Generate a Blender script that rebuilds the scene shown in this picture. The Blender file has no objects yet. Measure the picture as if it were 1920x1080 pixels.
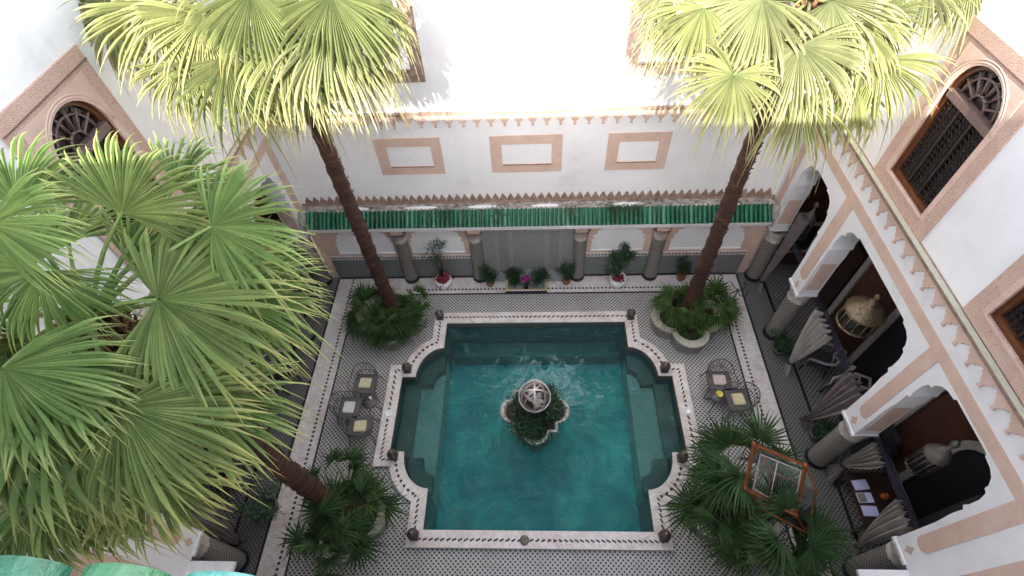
import bpy, bmesh, math, random
from mathutils import Vector, Matrix
R = math.radians
S = bpy.context.scene
C = S.collection

# ------------------------------------------------------------------ camera
cam = bpy.data.objects.new('camera', bpy.data.cameras.new('camera'))
C.objects.link(cam); S.camera = cam
cam.data.sensor_width = 36.0
cam.data.lens = 36.0 * 954.14 / 1920.0
cam.data.clip_start = 0.05; cam.data.clip_end = 500
CX = Vector((0.99894148, 0.01796395, -0.04234632))
CY = Vector((-0.0115267, -0.79346172, -0.60851099))
CZ = Vector((-0.04453144, 0.60835499, -0.79241476))
cam.matrix_world = Matrix(((CX.x, -CY.x, -CZ.x, 0), (CX.y, -CY.y, -CZ.y, 0), (CX.z, -CY.z, -CZ.z, 12.0), (0, 0, 0, 1)))

# ------------------------------------------------------------------ light
SUN_DIR = Vector((0.10, 1.0, -0.62)).normalized()        # direction the light travels
elev = math.asin(-SUN_DIR.z)
w = bpy.data.worlds.new('World'); S.world = w; w.use_nodes = True
nt = w.node_tree; nt.nodes.clear()
sky = nt.nodes.new('ShaderNodeTexSky'); sky.sky_type = 'NISHITA'; sky.sun_disc = False
sky.sun_elevation = elev; sky.sun_rotation = math.atan2(-SUN_DIR.x, -SUN_DIR.y)
sky.air_density = 1.0; sky.dust_density = 2.5; sky.ozone_density = 1.0
bg = nt.nodes.new('ShaderNodeBackground'); bg.inputs[1].default_value = 0.15
out = nt.nodes.new('ShaderNodeOutputWorld')
hs = nt.nodes.new('ShaderNodeHueSaturation'); hs.inputs['Saturation'].default_value = .55
wm_ = nt.nodes.new('ShaderNodeMix'); wm_.data_type = 'RGBA'; wm_.blend_type = 'MULTIPLY'; wm_.inputs[0].default_value = 1; wm_.inputs[7].default_value = (1.0, .995, 1.02, 1)
nt.links.new(sky.outputs[0], hs.inputs['Color']); nt.links.new(hs.outputs[0], wm_.inputs[6]); nt.links.new(wm_.outputs[2], bg.inputs[0]); nt.links.new(bg.outputs[0], out.inputs[0])
sl = bpy.data.lights.new('sun', 'SUN'); sl.energy = 3.4; sl.angle = R(0.6); sl.color = (1.0, 0.95, 0.86)
sun = bpy.data.objects.new('sun', sl); C.objects.link(sun)
sun.rotation_euler = SUN_DIR.to_track_quat('-Z', 'Y').to_euler()
S.view_settings.view_transform = 'Standard'; S.view_settings.look = 'None'
S.view_settings.exposure = 2.36; S.view_settings.gamma = 1.0

# ------------------------------------------------------------------ materials
class NT:
    def __init__(s, name):
        s.m = bpy.data.materials.new(name); s.m.use_nodes = True
        s.t = s.m.node_tree; s.b = s.t.nodes['Principled BSDF']; s.out = s.t.nodes['Material Output']
        s.tc = None
    def n(s, typ, **k):
        x = s.t.nodes.new(typ)
        for a, b in k.items(): setattr(x, a, b)
        return x
    def l(s, a, b): s.t.links.new(a, b)
    def co(s, kind='Object'):
        if not s.tc: s.tc = s.n('ShaderNodeTexCoord')
        return s.tc.outputs[kind]
    def val(s, sock, v):
        if isinstance(v, (int, float)): sock.default_value = v
        else: s.l(v, sock)
    def math(s, op, a, b=0.0, c=0.0):
        x = s.n('ShaderNodeMath', operation=op)
        s.val(x.inputs[0], a); s.val(x.inputs[1], b)
        if op in ('MULTIPLY_ADD', 'SMOOTH_MIN', 'WRAP', 'COMPARE'): s.val(x.inputs[2], c)
        return x.outputs[0]
    def noise(s, scale, detail=4, rough=.6, vec=None, dist=0):
        x = s.n('ShaderNodeTexNoise'); x.inputs['Scale'].default_value = scale
        x.inputs['Detail'].default_value = detail; x.inputs['Roughness'].default_value = rough
        x.inputs['Distortion'].default_value = dist
        s.l(vec or s.co(), x.inputs['Vector']); return x.outputs['Fac']
    def ramp(s, fac, stops):
        x = s.n('ShaderNodeValToRGB'); e = x.color_ramp.elements
        while len(e) < len(stops): e.new(0.5)
        for i, (p, c) in enumerate(stops):
            e[i].position = p; e[i].color = (*c, 1) if len(c) == 3 else c
        s.l(fac, x.inputs[0]); return x.outputs[0]
    def mix(s, f, a, b, mode='MIX'):
        x = s.n('ShaderNodeMix', data_type='RGBA', blend_type=mode)
        s.val(x.inputs[0], f)
        for k, v in ((6, a), (7, b)):
            if isinstance(v, tuple): x.inputs[k].default_value = (*v[:3], 1)
            else: s.l(v, x.inputs[k])
        return x.outputs[2]
    def col(s, c):
        if isinstance(c, tuple): s.b.inputs['Base Color'].default_value = (*c, 1)
        else: s.l(c, s.b.inputs['Base Color'])
    def bump(s, h, strength=.3, dist=.01):
        x = s.n('ShaderNodeBump'); x.inputs['Strength'].default_value = strength; x.inputs['Distance'].default_value = dist
        s.l(h, x.inputs['Height']); s.l(x.outputs[0], s.b.inputs['Normal']); return x.outputs[0]
    def set(s, rough=.6, metal=0., spec=None):
        s.b.inputs['Roughness'].default_value = rough; s.b.inputs['Metallic'].default_value = metal
        if spec is not None: s.b.inputs['Specular IOR Level'].default_value = spec
        return s.m

def m_speckle(name, c1, c2, scale=8, rough=.6, metal=0, bump=.2, bscale=60, bd=.004):
    n = NT(name); f = n.noise(scale, 6, .65)
    n.col(n.ramp(f, [(.3, c1), (.7, c2)])); n.bump(n.noise(bscale, 3), bump, bd)
    return n.set(rough, metal)

def m_white():
    n = NT('white_plaster')
    f = n.noise(.7, 6, .65); g = n.noise(14, 4, .6)
    c = n.ramp(f, [(.25, (.62, .605, .60)), (.42, (.77, .76, .755)), (.55, (.81, .80, .80)), (.75, (.87, .865, .86))])
    # faint rain streaks
    mp = n.n('ShaderNodeMapping'); mp.inputs['Scale'].default_value = (5, 5, .5); n.l(n.co(), mp.inputs[0])
    st = n.noise(1.6, 5, .7, mp.outputs[0])
    c = n.mix(n.ramp(st, [(.55, (0, 0, 0)), (.85, (.28, .28, .28))]), c, (.58, .54, .50))
    n.col(c); n.bump(g, .25, .006); return n.set(.85)

def m_pink(name='pink_plaster', carved=False):
    n = NT(name)
    f = n.noise(2.2, 6, .7); g = n.noise(40, 3, .7)
    c = n.ramp(f, [(.25, (.52, .35, .27)), (.55, (.64, .455, .365)), (.8, (.70, .53, .44))])
    c = n.mix(n.ramp(n.noise(1.1, 6, .75), [(.52, (0, 0, 0)), (.72, (.55, .55, .55))]), c, (.74, .60, .52))
    c = n.mix(.25, c, n.ramp(g, [(.3, (.42, .28, .22)), (.7, (.76, .57, .48))]))
    if carved:
        v = n.n('ShaderNodeTexVoronoi'); v.feature = 'DISTANCE_TO_EDGE'; v.inputs['Scale'].default_value = 26
        n.l(n.co(), v.inputs['Vector'])
        wv = n.n('ShaderNodeTexWave'); wv.wave_type = 'RINGS'; wv.inputs['Scale'].default_value = 15; wv.inputs['Distortion'].default_value = 9
        wv.inputs['Detail'].default_value = 1; n.l(n.co(), wv.inputs['Vector'])
        e = n.math('MINIMUM', n.math('MULTIPLY', v.outputs['Distance'], 6), wv.outputs['Fac'])
        c = n.mix(n.ramp(e, [(.08, (.75, .75, .75)), (.35, (0, 0, 0))]), c, (.34, .19, .145))
        n.bump(e, .35, .006)
    else: n.bump(g, .3, .006)
    n.col(c); return n.set(.85)

def grime(n, c, lo, hi, dark, amt=.8, scale=3):
    f = n.noise(scale, 7, .75)
    return n.mix(n.ramp(f, [(lo, (0, 0, 0)), (hi, (amt,) * 3)]), c, dark)

def m_mosaic(name, p=.085, light=(.55, .54, .49), dark=(.02, .02, .022), th=1.05, line=True, uvaxes='XY', dirt=.5):
    """small diamonds on a quincunx lattice with thin dark joints, cut zellige style"""
    n = NT(name)
    sp = n.n('ShaderNodeSeparateXYZ'); n.l(n.co('UV' if uvaxes == 'UV' else 'Object'), sp.inputs[0])
    ax = {'XY': (0, 1), 'XZ': (0, 2), 'YZ': (1, 2), 'UV': (0, 1)}[uvaxes]
    x, y = sp.outputs[ax[0]], sp.outputs[ax[1]]
    k = 2 * math.pi / p
    a = n.math('COSINE', n.math('MULTIPLY', x, k)); b = n.math('COSINE', n.math('MULTIPLY', y, k))
    g = n.math('MULTIPLY', n.math('MULTIPLY', a, b), 1.0)         # peaks (+1) quincunx
    dots = n.math('GREATER_THAN', g, th - .55)
    li = n.math('LESS_THAN', n.math('ABSOLUTE', n.math('SUBTRACT', a, b)), .16)
    tone = n.noise(2.5, 5, .6); t2 = n.noise(55, 2, .5)
    base = n.mix(tone, light, tuple(v * .72 for v in light)); base = n.mix(n.math('MULTIPLY', t2, .35), base, tuple(v * .55 for v in light))
    if line: base = n.mix(n.math('MULTIPLY', li, .55), base, dark)
    c = n.mix(dots, base, dark)
    c = grime(n, c, .5, .85, (.12, .10, .085), dirt, 1.7)
    n.col(c); n.bump(n.math('ADD', dots, n.math('MULTIPLY', t2, .5)), .15, .002)
    n.set(.35); return n.m

def m_marble(name='pink_marble', dots=None):
    """dots: (period along U, half size) inlaid diamonds at V=0"""
    n = NT(name)
    f = n.noise(1.3, 8, .7, dist=1.5); g = n.noise(6, 6, .7, dist=.6)
    c = n.ramp(f, [(.25, (.52, .43, .38)), (.45, (.68, .61, .57)), (.6, (.76, .72, .69)), (.8, (.60, .50, .46))])
    vn = n.math('ABSOLUTE', n.math('SUBTRACT', n.noise(2.2, 6, .75, dist=2.), .5))
    c = n.mix(n.ramp(vn, [(.0, (.55, .55, .55)), (.03, (0, 0, 0))]), c, (.36, .27, .23))
    c = n.mix(n.ramp(g, [(.55, (0, 0, 0)), (.8, (.5, .5, .5))]), c, (.50, .36, .27))
    if dots:
        sp = n.n('ShaderNodeSeparateXYZ'); n.l(n.co('UV'), sp.inputs[0])
        u = n.math('ABSOLUTE', n.math('SUBTRACT', n.math('FRACT', n.math('DIVIDE', sp.outputs[0], dots[0])), .5))
        v = n.math('ABSOLUTE', n.math('DIVIDE', sp.outputs[1], dots[0]))
        d = n.math('LESS_THAN', n.math('ADD', u, v), dots[1])
        c = n.mix(d, c, (.03, .02, .02))
        # slab joints
        j = n.math('LESS_THAN', n.math('FRACT', n.math('DIVIDE', sp.outputs[0], .93)), .008)
        c = n.mix(n.math('MULTIPLY', j, .7), c, (.25, .2, .18))
    n.col(c); n.bump(g, .08, .003); return n.set(.3)

def m_leaf(name, c_in, c_mid, c_tip, transl=.35, tipstart=.7):
    n = NT(name)
    sp = n.n('ShaderNodeSeparateXYZ'); n.l(n.co('UV'), sp.inputs[0])
    c = n.ramp(sp.outputs[0], [(.0, c_in), (.35, c_mid), (tipstart, c_mid), (1., c_tip)])
    nz = n.noise(5, 3, .6)
    c = n.mix(n.math('MULTIPLY', nz, .5), c, c_tip)
    h = n.n('ShaderNodeHueSaturation'); n.l(c, h.inputs['Color'])
    n.l(n.math('MULTIPLY_ADD', sp.outputs[1], .7, .65), h.inputs['Value'])
    c = h.outputs[0]
    n.col(c); n.set(.6, 0, .12)
    tr = n.n('ShaderNodeBsdfTranslucent')
    n.l(n.mix(1., c, (1.35, 1.4, .8), 'MULTIPLY'), tr.inputs[0])
    mx = n.n('ShaderNodeMixShader'); mx.inputs[0].default_value = transl
    n.l(n.b.outputs[0], mx.inputs[1]); n.l(tr.outputs[0], mx.inputs[2]); n.l(mx.outputs[0], n.out.inputs[0])
    return n.m

def m_water():
    n = NT('pool_water')
    n1 = n.noise(2.2, 6, .62, dist=1.2); n2 = n.noise(11, 4, .6, dist=.6)
    h = n.math('ADD', n.math('MULTIPLY', n1, 1.), n.math('MULTIPLY', n2, .28))
    bp = n.n('ShaderNodeBump'); bp.inputs['Strength'].default_value = .8; bp.inputs['Distance'].default_value = .30
    n.l(h, bp.inputs['Height'])
    fr = n.n('ShaderNodeFresnel'); fr.inputs['IOR'].default_value = 1.62; n.l(bp.outputs[0], fr.inputs['Normal'])
    gl = n.n('ShaderNodeBsdfGlossy'); gl.inputs['Roughness'].default_value = .02; n.l(bp.outputs[0], gl.inputs['Normal'])
    tr = n.n('ShaderNodeBsdfTransparent'); tr.inputs[0].default_value = (.60, .88, .86, 1)
    rf = n.n('ShaderNodeBsdfRefraction'); rf.inputs['IOR'].default_value = 1.2; rf.inputs['Roughness'].default_value = .0
    rf.inputs[0].default_value = (.62, .88, .90, 1); n.l(bp.outputs[0], rf.inputs['Normal'])
    m1 = n.n('ShaderNodeMixShader'); m1.inputs[0].default_value = 0.0; n.l(tr.outputs[0], m1.inputs[1]); n.l(rf.outputs[0], m1.inputs[2])
    m2 = n.n('ShaderNodeMixShader'); n.l(fr.outputs[0], m2.inputs[0]); n.l(m1.outputs[0], m2.inputs[1]); n.l(gl.outputs[0], m2.inputs[2])
    # reflected wall light painted as pale patches, mixed with splash near the fountain
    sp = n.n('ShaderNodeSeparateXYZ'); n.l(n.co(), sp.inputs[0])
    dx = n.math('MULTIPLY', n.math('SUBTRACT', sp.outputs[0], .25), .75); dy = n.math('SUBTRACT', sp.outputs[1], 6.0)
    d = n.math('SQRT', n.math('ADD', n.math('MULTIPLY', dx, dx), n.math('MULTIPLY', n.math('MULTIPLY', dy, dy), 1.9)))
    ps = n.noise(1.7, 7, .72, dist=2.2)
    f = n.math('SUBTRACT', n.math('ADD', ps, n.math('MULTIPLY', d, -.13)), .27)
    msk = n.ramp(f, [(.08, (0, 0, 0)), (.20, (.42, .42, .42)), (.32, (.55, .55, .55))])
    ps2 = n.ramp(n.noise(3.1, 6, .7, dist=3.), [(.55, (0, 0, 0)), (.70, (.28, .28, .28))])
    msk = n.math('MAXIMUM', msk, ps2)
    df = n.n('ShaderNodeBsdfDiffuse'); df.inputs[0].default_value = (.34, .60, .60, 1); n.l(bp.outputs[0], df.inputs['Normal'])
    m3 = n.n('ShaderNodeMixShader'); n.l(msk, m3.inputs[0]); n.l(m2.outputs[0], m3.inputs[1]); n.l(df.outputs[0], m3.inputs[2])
    n.l(m3.outputs[0], n.out.inputs[0]); return n.m

def m_glass(name='lamp_glass', tint=(.8, .9, .85)):
    n = NT(name)
    gl = n.n('ShaderNodeBsdfGlossy'); gl.inputs['Roughness'].default_value = .05
    tr = n.n('ShaderNodeBsdfTransparent'); tr.inputs[0].default_value = (*tint, 1)
    mx = n.n('ShaderNodeMixShader'); mx.inputs[0].default_value = .12
    n.l(tr.outputs[0], mx.inputs[1]); n.l(gl.outputs[0], mx.inputs[2]); n.l(mx.outputs[0], n.out.inputs[0]); return n.m

def m_pool(name, p, light, dark, amt=.35):
    n = NT(name)
    sp = n.n('ShaderNodeSeparateXYZ'); n.l(n.co(), sp.inputs[0])
    gx = n.math('LESS_THAN', n.math('FRACT', n.math('DIVIDE', n.math('ADD', sp.outputs[0], sp.outputs[2]), p)), .12)
    gy = n.math('LESS_THAN', n.math('FRACT', n.math('DIVIDE', n.math('ADD', sp.outputs[1], sp.outputs[2]), p)), .12)
    c = n.mix(n.ramp(n.noise(.8, 6, .65, dist=1.2), [(.35, (0, 0, 0)), (.62, (1, 1, 1))]), light, dark)
    c = n.mix(n.math('MULTIPLY', n.math('MAXIMUM', gx, gy), amt), c, tuple(v * .4 for v in dark))
    n.col(c); return n.set(.4)

def m_wood(name, c1, c2, rough=.45):
    n = NT(name)
    mp = n.n('ShaderNodeMapping'); mp.inputs['Scale'].default_value = (14, 14, 1.2); n.l(n.co(), mp.inputs[0])
    n.col(n.ramp(n.noise(2.5, 6, .65, mp.outputs[0]), [(.3, c1), (.7, c2)])); n.bump(n.noise(6, 4, .6, mp.outputs[0]), .2, .004)
    return n.set(rough)

def m_tile_green():
    n = NT('green_glaze')
    sp = n.n('ShaderNodeSeparateXYZ'); n.l(n.co('UV'), sp.inputs[0])
    c = n.ramp(sp.outputs[0], [(0, (.0, .05, .022)), (.3, (.0, .12, .05)), (.55, (.015, .17, .085)), (.75, (.01, .09, .03)), (1., (.09, .28, .17))])
    c = n.mix(n.math('MULTIPLY', n.noise(7, 4, .6), .5), c, (.0, .08, .045))
    c = grime(n, c, .56, .74, (.30, .27, .20), .85, 9); c = grime(n, c, .5, .7, (.01, .05, .02), .7, 2.1)
    n.col(c); n.bump(n.noise(30, 3), .2, .004); return n.set(.3, 0, .4)

def m_trunk():
    n = NT('palm_bark')
    mp = n.n('ShaderNodeMapping'); mp.inputs['Scale'].default_value = (1, 1, 5); n.l(n.co(), mp.inputs[0])
    f = n.noise(3.2, 6, .7, mp.outputs[0]); g = n.noise(18, 5, .7)
    c = n.ramp(f, [(.3, (.022, .009, .005)), (.5, (.06, .022, .012)), (.66, (.13, .055, .03)), (.8, (.24, .13, .085))])
    c = n.mix(n.math('MULTIPLY', g, .5), c, (.05, .02, .013))
    n.col(c); n.bump(n.math('ADD', f, n.math('MULTIPLY', g, .4)), .9, .05); return n.set(.85)

def m_flat(name, c, rough=.6, metal=0, var=.25, scale=12):
    return m_speckle(name, tuple(v * (1 - var) for v in c), tuple(min(1, v * (1 + var)) for v in c), scale, rough, metal, .15)

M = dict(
    white=m_white(), pink=m_pink(), carved=m_pink('carved_pink_stucco', True),
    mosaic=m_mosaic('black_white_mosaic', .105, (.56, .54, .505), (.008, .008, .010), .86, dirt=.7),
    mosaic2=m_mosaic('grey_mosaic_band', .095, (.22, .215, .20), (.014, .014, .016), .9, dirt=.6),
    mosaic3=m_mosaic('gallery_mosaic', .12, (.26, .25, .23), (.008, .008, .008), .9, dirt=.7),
    dado=m_mosaic('grey_green_dado', .045, (.23, .25, .24), (.08, .088, .092), .95, True, 'XZ', .3),
    coltile=m_mosaic('column_mosaic', .10, (.34, .31, .27), (.02, .018, .018), .84, True, 'UV', .5),
    seat=m_mosaic('pool_seat_mosaic', .07, (.26, .34, .31), (.02, .05, .05), .95, True, 'XY', .3),
    marble=m_marble('pink_white_marble'), marble_d=m_marble('marble_with_dotted_inlay', (.112, .38)),
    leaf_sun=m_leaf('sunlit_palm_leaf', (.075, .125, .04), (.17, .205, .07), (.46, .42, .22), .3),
    leaf_pale=m_leaf('pale_bleached_palm_leaf', (.06, .10, .035), (.14, .17, .07), (.42, .38, .22), .26), leaf_mid2=m_leaf('light_green_palm_leaf', (.08, .16, .045), (.135, .235, .075), (.52, .48, .18), .24, .72), leaf_olive=m_leaf('shaded_olive_palm_leaf', (.045, .085, .03), (.085, .125, .042), (.30, .27, .12), .25, .75), leaf_mid=m_leaf('green_palm_leaf', (.07, .16, .04), (.105, .22, .06), (.50, .50, .20), .25, .76),  # olive leaf: shade on some crown fronds put into the colour
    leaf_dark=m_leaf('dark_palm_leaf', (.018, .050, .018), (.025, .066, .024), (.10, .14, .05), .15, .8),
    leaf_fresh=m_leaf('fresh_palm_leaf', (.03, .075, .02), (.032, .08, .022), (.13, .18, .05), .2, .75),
    bush=m_flat('bush_leaf', (.03, .075, .03), .5, 0, .4), redleaf=m_flat('red_leaf', (.28, .04, .06), .5, 0, .4),
    magenta=m_flat('magenta_petal', (.30, .03, .18), .5), orange=m_flat('orange_glaze', (.55, .14, .02), .35),
    bark=m_trunk(), fibre=m_speckle('palm_fibre', (.10, .045, .02), (.30, .16, .08), 20, .9, 0, .8, 50, .02),
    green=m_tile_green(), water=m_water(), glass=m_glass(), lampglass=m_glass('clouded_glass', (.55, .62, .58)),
    pool=m_pool('pool_tile', .1, (.12, .86, .82), (.03, .46, .54), .22),
    poolwall=m_pool('pool_wall_tile', .1, (.04, .32, .30), (.03, .22, .22)),
    poolbay=m_pool('pool_bay_tile', .07, (.62, .74, .68), (.42, .60, .55)),
    rim=m_mosaic('dark_waterline_tile', .05, (.14, .15, .14), (.03, .035, .035), .95, True, 'XZ', .3),
    black=m_flat('black_border_tile', (.012, .012, .018), .3), iron=m_flat('wrought_iron', (.03, .028, .03), .5, .6),
    greymetal=m_flat('grey_painted_metal', (.11, .10, .10), .5, .3), cushion=m_flat('cream_cushion', (.60, .54, .33), .9, 0, .12),
    cushion2=m_flat('blush_cushion', (.58, .46, .42), .9, 0, .12), cushion3=m_flat('white_cushion', (.60, .58, .54), .9, 0, .1),
    wood=m_wood('brown_window_wood', (.09, .03, .012), (.20, .075, .03)), redwood=m_wood('dark_red_wood', (.02, .009, .007), (.045, .018, .012), .5),
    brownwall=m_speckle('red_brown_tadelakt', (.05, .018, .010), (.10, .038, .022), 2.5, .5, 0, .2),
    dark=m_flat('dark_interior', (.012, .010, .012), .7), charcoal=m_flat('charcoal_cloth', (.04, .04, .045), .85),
    trim=m_flat('grey_plaster_trim', (.36, .32, .30), .7), curtain=m_speckle('taupe_curtain', (.30, .26, .23), (.50, .45, .40), 3, .9, 0, .3, 90),
    curtain2=m_speckle('mauve_curtain', (.16, .125, .12), (.30, .24, .23), 3, .9, 0, .3, 90),
    navy=m_flat('navy_fringe', (.018, .016, .032), .8), brass=m_speckle('pierced_brass', (.10, .07, .04), (.44, .34, .20), 22, .45, .5, .6, 40, .01),
    copper=m_flat('copper_frame', (.30, .10, .04), .35, .75, .4), bronze=m_flat('brown_bronze', (.13, .10, .09), .45, .5, .3),
    potw=m_flat('white_glazed_pot', (.88, .87, .86), .25, 0, .06), terracotta=m_flat('terracotta', (.26, .12, .07), .8),
    creamrim=m_flat('cream_stone_rim', (.48, .46, .36), .5, 0, .12), soil=m_flat('soil', (.045, .03, .02), .95),
    paper=m_flat('lavender_paper', (.62, .60, .85), .6, 0, .04), photo=m_flat('printed_picture', (.25, .22, .20), .5, 0, .6, 25),
    lichen=m_speckle('stained_ledge_plaster', (.03, .03, .02), (.62, .56, .50), 7, .9, 0, .5, 60, .01),
    teeth=m_speckle('weathered_brown_stucco', (.16, .11, .085), (.40, .28, .21), 7, .9, 0, .4, 60, .01),
    roofmat=m_flat('roof_concrete', (.4, .38, .36), .9), stone=m_speckle('pale_carved_stone', (.36, .31, .28), (.60, .53, .48), 9, .5),
    yellow=m_flat('yellow_glaze', (.62, .52, .06), .4))

# ------------------------------------------------------------------ mesh helpers
class MB:
    def __init__(s): s.v = []; s.f = []; s.uv = []; s.sm = []
    def add(s, vs, fs, uvs=None, smooth=False):
        o = len(s.v); s.v += [tuple(p) for p in vs]
        for i, f in enumerate(fs):
            s.f.append([o + k for k in f]); s.uv.append([uvs[k] for k in f] if uvs else None); s.sm.append(smooth)
        return s
    def box(s, x0, x1, y0, y1, z0, z1):
        vs = [(x, y, z) for z in (z0, z1) for y in (y0, y1) for x in (x0, x1)]
        return s.add(vs, [(0, 2, 3, 1), (4, 5, 7, 6), (0, 1, 5, 4), (2, 6, 7, 3), (0, 4, 6, 2), (1, 3, 7, 5)])
    def obox(s, c, ax, ay, az, hx, hy, hz):
        c = Vector(c); ax = Vector(ax).normalized(); ay = Vector(ay).normalized(); az = Vector(az).normalized()
        vs = [c + ax * hx * i + ay * hy * j + az * hz * k for k in (-1, 1) for j in (-1, 1) for i in (-1, 1)]
        return s.add(vs, [(0, 2, 3, 1), (4, 5, 7, 6), (0, 1, 5, 4), (2, 6, 7, 3), (0, 4, 6, 2), (1, 3, 7, 5)])
    def tube(s, pts, rad, n=8, cap=True, smooth=True):
        pts = [Vector(p) for p in pts]; rs = rad if isinstance(rad, (list, tuple)) else [rad] * len(pts)
        ref = Vector((0, 0, 1)); vs = []; uvs = []; L = 0
        for i, p in enumerate(pts):
            t = (pts[min(i + 1, len(pts) - 1)] - pts[max(i - 1, 0)]).normalized()
            if abs(t.dot(ref)) > .95 and i == 0: ref = Vector((1, 0, 0))
            a = t.cross(ref).normalized(); b = t.cross(a).normalized(); ref = -b if False else ref
            if i: L += (p - pts[i - 1]).length
            for k in range(n + 1):
                th = 2 * math.pi * k / n
                vs.append(p + (a * math.cos(th) + b * math.sin(th)) * rs[i]); uvs.append((th * rs[i], L))
        fs = []
        m = n + 1
        for i in range(len(pts) - 1):
            for k in range(n): fs.append((i * m + k, i * m + k + 1, (i + 1) * m + k + 1, (i + 1) * m + k))
        if cap: fs.append(tuple(range(n - 1, -1, -1))); fs.append(tuple((len(pts) - 1) * m + k for k in range(n)))
        return s.add(vs, fs, uvs, smooth)
    def lathe(s, prof, c=(0, 0, 0), n=20, smooth=True, flute=0, fn=8):
        vs = []; uvs = []; m = n + 1; L = 0
        for i, (r, z) in enumerate(prof):
            if i: L += math.hypot(r - prof[i - 1][0], z - prof[i - 1][1])
            for k in range(m):
                th = 2 * math.pi * k / n; rr = r * (1 + flute * math.cos(fn * th))
                vs.append((c[0] + rr * math.cos(th), c[1] + rr * math.sin(th), c[2] + z)); uvs.append((th * max(.15, prof[0][0]), L))
        fs = [(i * m + k, i * m + k + 1, (i + 1) * m + k + 1, (i + 1) * m + k) for i in range(len(prof) - 1) for k in range(n)]
        return s.add(vs, fs, uvs, smooth)
    def prism(s, poly, axis, a0, a1):
        """poly 2D extruded along axis: 'x' poly=(y,z); 'y' poly=(x,z); 'z' poly=(x,y)"""
        def P(p, a): return {'x': (a, p[0], p[1]), 'y': (p[0], a, p[1]), 'z': (p[0], p[1], a)}[axis]
        from mathutils.geometry import tessellate_polygon
        n = len(poly); vs = [P(p, a0) for p in poly] + [P(p, a1) for p in poly]
        tr = tessellate_polygon([[Vector((p[0], p[1], 0)) for p in poly]])
        fs = [tuple(t) for t in tr] + [tuple(n + k for k in reversed(t)) for t in tr]
        fs += [(i, (i + 1) % n, n + (i + 1) % n, n + i) for i in range(n)]
        return s.add(vs, fs)
    def build(s, name, mat, parent=None, loc=None, bevel=0):
        me = bpy.data.meshes.new(name); me.from_pydata(s.v, [], s.f); me.validate(clean_customdata=False)
        if any(u for u in s.uv) and len(me.polygons) == len(s.f):
            ul = me.uv_layers.new(name='UVMap')
            for p, u in zip(me.polygons, s.uv):
                if u:
                    for k, li in enumerate(p.loop_indices): ul.data[li].uv = u[k][:2]
        if len(me.polygons) == len(s.sm): me.polygons.foreach_set('use_smooth', s.sm)
        bm = bmesh.new(); bm.from_mesh(me); bmesh.ops.recalc_face_normals(bm, faces=bm.faces)
        if bevel: 
            bmesh.ops.remove_doubles(bm, verts=bm.verts, dist=1e-5)
            ed = [e for e in bm.edges if len(e.link_faces) == 2 and e.calc_face_angle(0) > .6]
            bmesh.ops.bevel(bm, geom=ed, offset=bevel, segments=2, affect='EDGES')
        bm.to_mesh(me); bm.free()
        me.materials.append(M[mat] if isinstance(mat, str) else mat)
        o = bpy.data.objects.new(name, me); C.objects.link(o)
        if parent: o.parent = parent
        if loc: o.location = loc
        return o
def thing(name, label, cat, loc=(0, 0, 0), rz=0, group=None):
    o = bpy.data.objects.new(name, None); C.objects.link(o); o.empty_display_size = .1
    o.location = loc; o.rotation_euler = (0, 0, rz); o['label'] = label; o['category'] = cat
    if group: o['group'] = group
    return o
def struct(o, kind='structure'): o['kind'] = kind; return o
def tag(o, label, cat, group=None):
    o['label'] = label; o['category'] = cat
    if group: o['group'] = group
    return o
def copy_tree(o, label=None, loc=None, rz=None, parent=None):
    c = o.copy(); C.objects.link(c)
    if parent: c.parent = parent
    if label: c['label'] = label
    if loc is not None: c.location = loc
    if rz is not None: c.rotation_euler = (0, 0, rz)
    for ch in list(o.children): copy_tree(ch, parent=c)
    return c
def part_label(o, l): o['label'] = l; return o

# ------------------------------------------------------------------ ground
XW = 6.2; YB = 10.0
g = MB().box(-60, 60, -60, 60, -2.4, -2.2); struct(g.build('ground', 'soil'))
# courtyard floor: one sheet with the pool cut out, built as strips round the pool's bounding box plus corner fill
POOL = [(-2.49, 2.53)]
def qarc(cx, cy, rx, ry, a0, a1, n=10): return [(cx + rx * math.cos(R(a0 + (a1 - a0) * i / n)), cy + ry * math.sin(R(a0 + (a1 - a0) * i / n))) for i in range(n + 1)]
rgt = [(2.49, 2.53)] + qarc(2.49, 4.25, .67, .85, -90, 0) + [(3.51, 4.25), (3.51, 6.24)] + qarc(2.49, 6.24, .67, .87, 0, 90) + [(2.49, 7.92)]
POOL = rgt + [(-x, y) for x, y in reversed(rgt)]          # counter clockwise
def offset_poly(P, d):
    n = len(P); out = []
    for i in range(n):
        p0, p1, p2 = Vector(P[i - 1]), Vector(P[i]), Vector(P[(i + 1) % n])
        e1 = (p1 - p0).normalized(); e2 = (p2 - p1).normalized()
        n1 = Vector((e1.y, -e1.x)); n2 = Vector((e2.y, -e2.x)); b = (n1 + n2)
        if b.length < 1e-6: b = n1
        b.normalize(); k = d / max(.5, b.dot(n1)); o = p1 + b * k
        if d > .03 and 1 < abs(o.x):
            sx = 1 if o.x > 0 else -1; yy = abs(o.y - 5.245)
            if yy < 2.3 and abs(o.x) < 2.49 + d: o.x = sx * (2.49 + d)              # keep arc offsets out of the inner corners
            if .99 < yy < .995 + d and abs(o.x) < 3.51 + .5 * d and abs(p1.x) < 3.4: o.y = 5.245 + (1 if o.y > 5.245 else -1) * (.995 + d)
        out.append(o[:])
    return out
def clean(P):
    o = []
    for p in P:
        if not o or (Vector(p) - Vector(o[-1])).length > 1e-4: o.append(p)
    return o
POOL = clean(POOL)
OUT = offset_poly(POOL, .35)
def sheet(x0, x1, y0, y1, z): return MB().add([(x0, y0, z), (x1, y0, z), (x1, y1, z), (x0, y1, z)], [(0, 1, 2, 3)])
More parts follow.
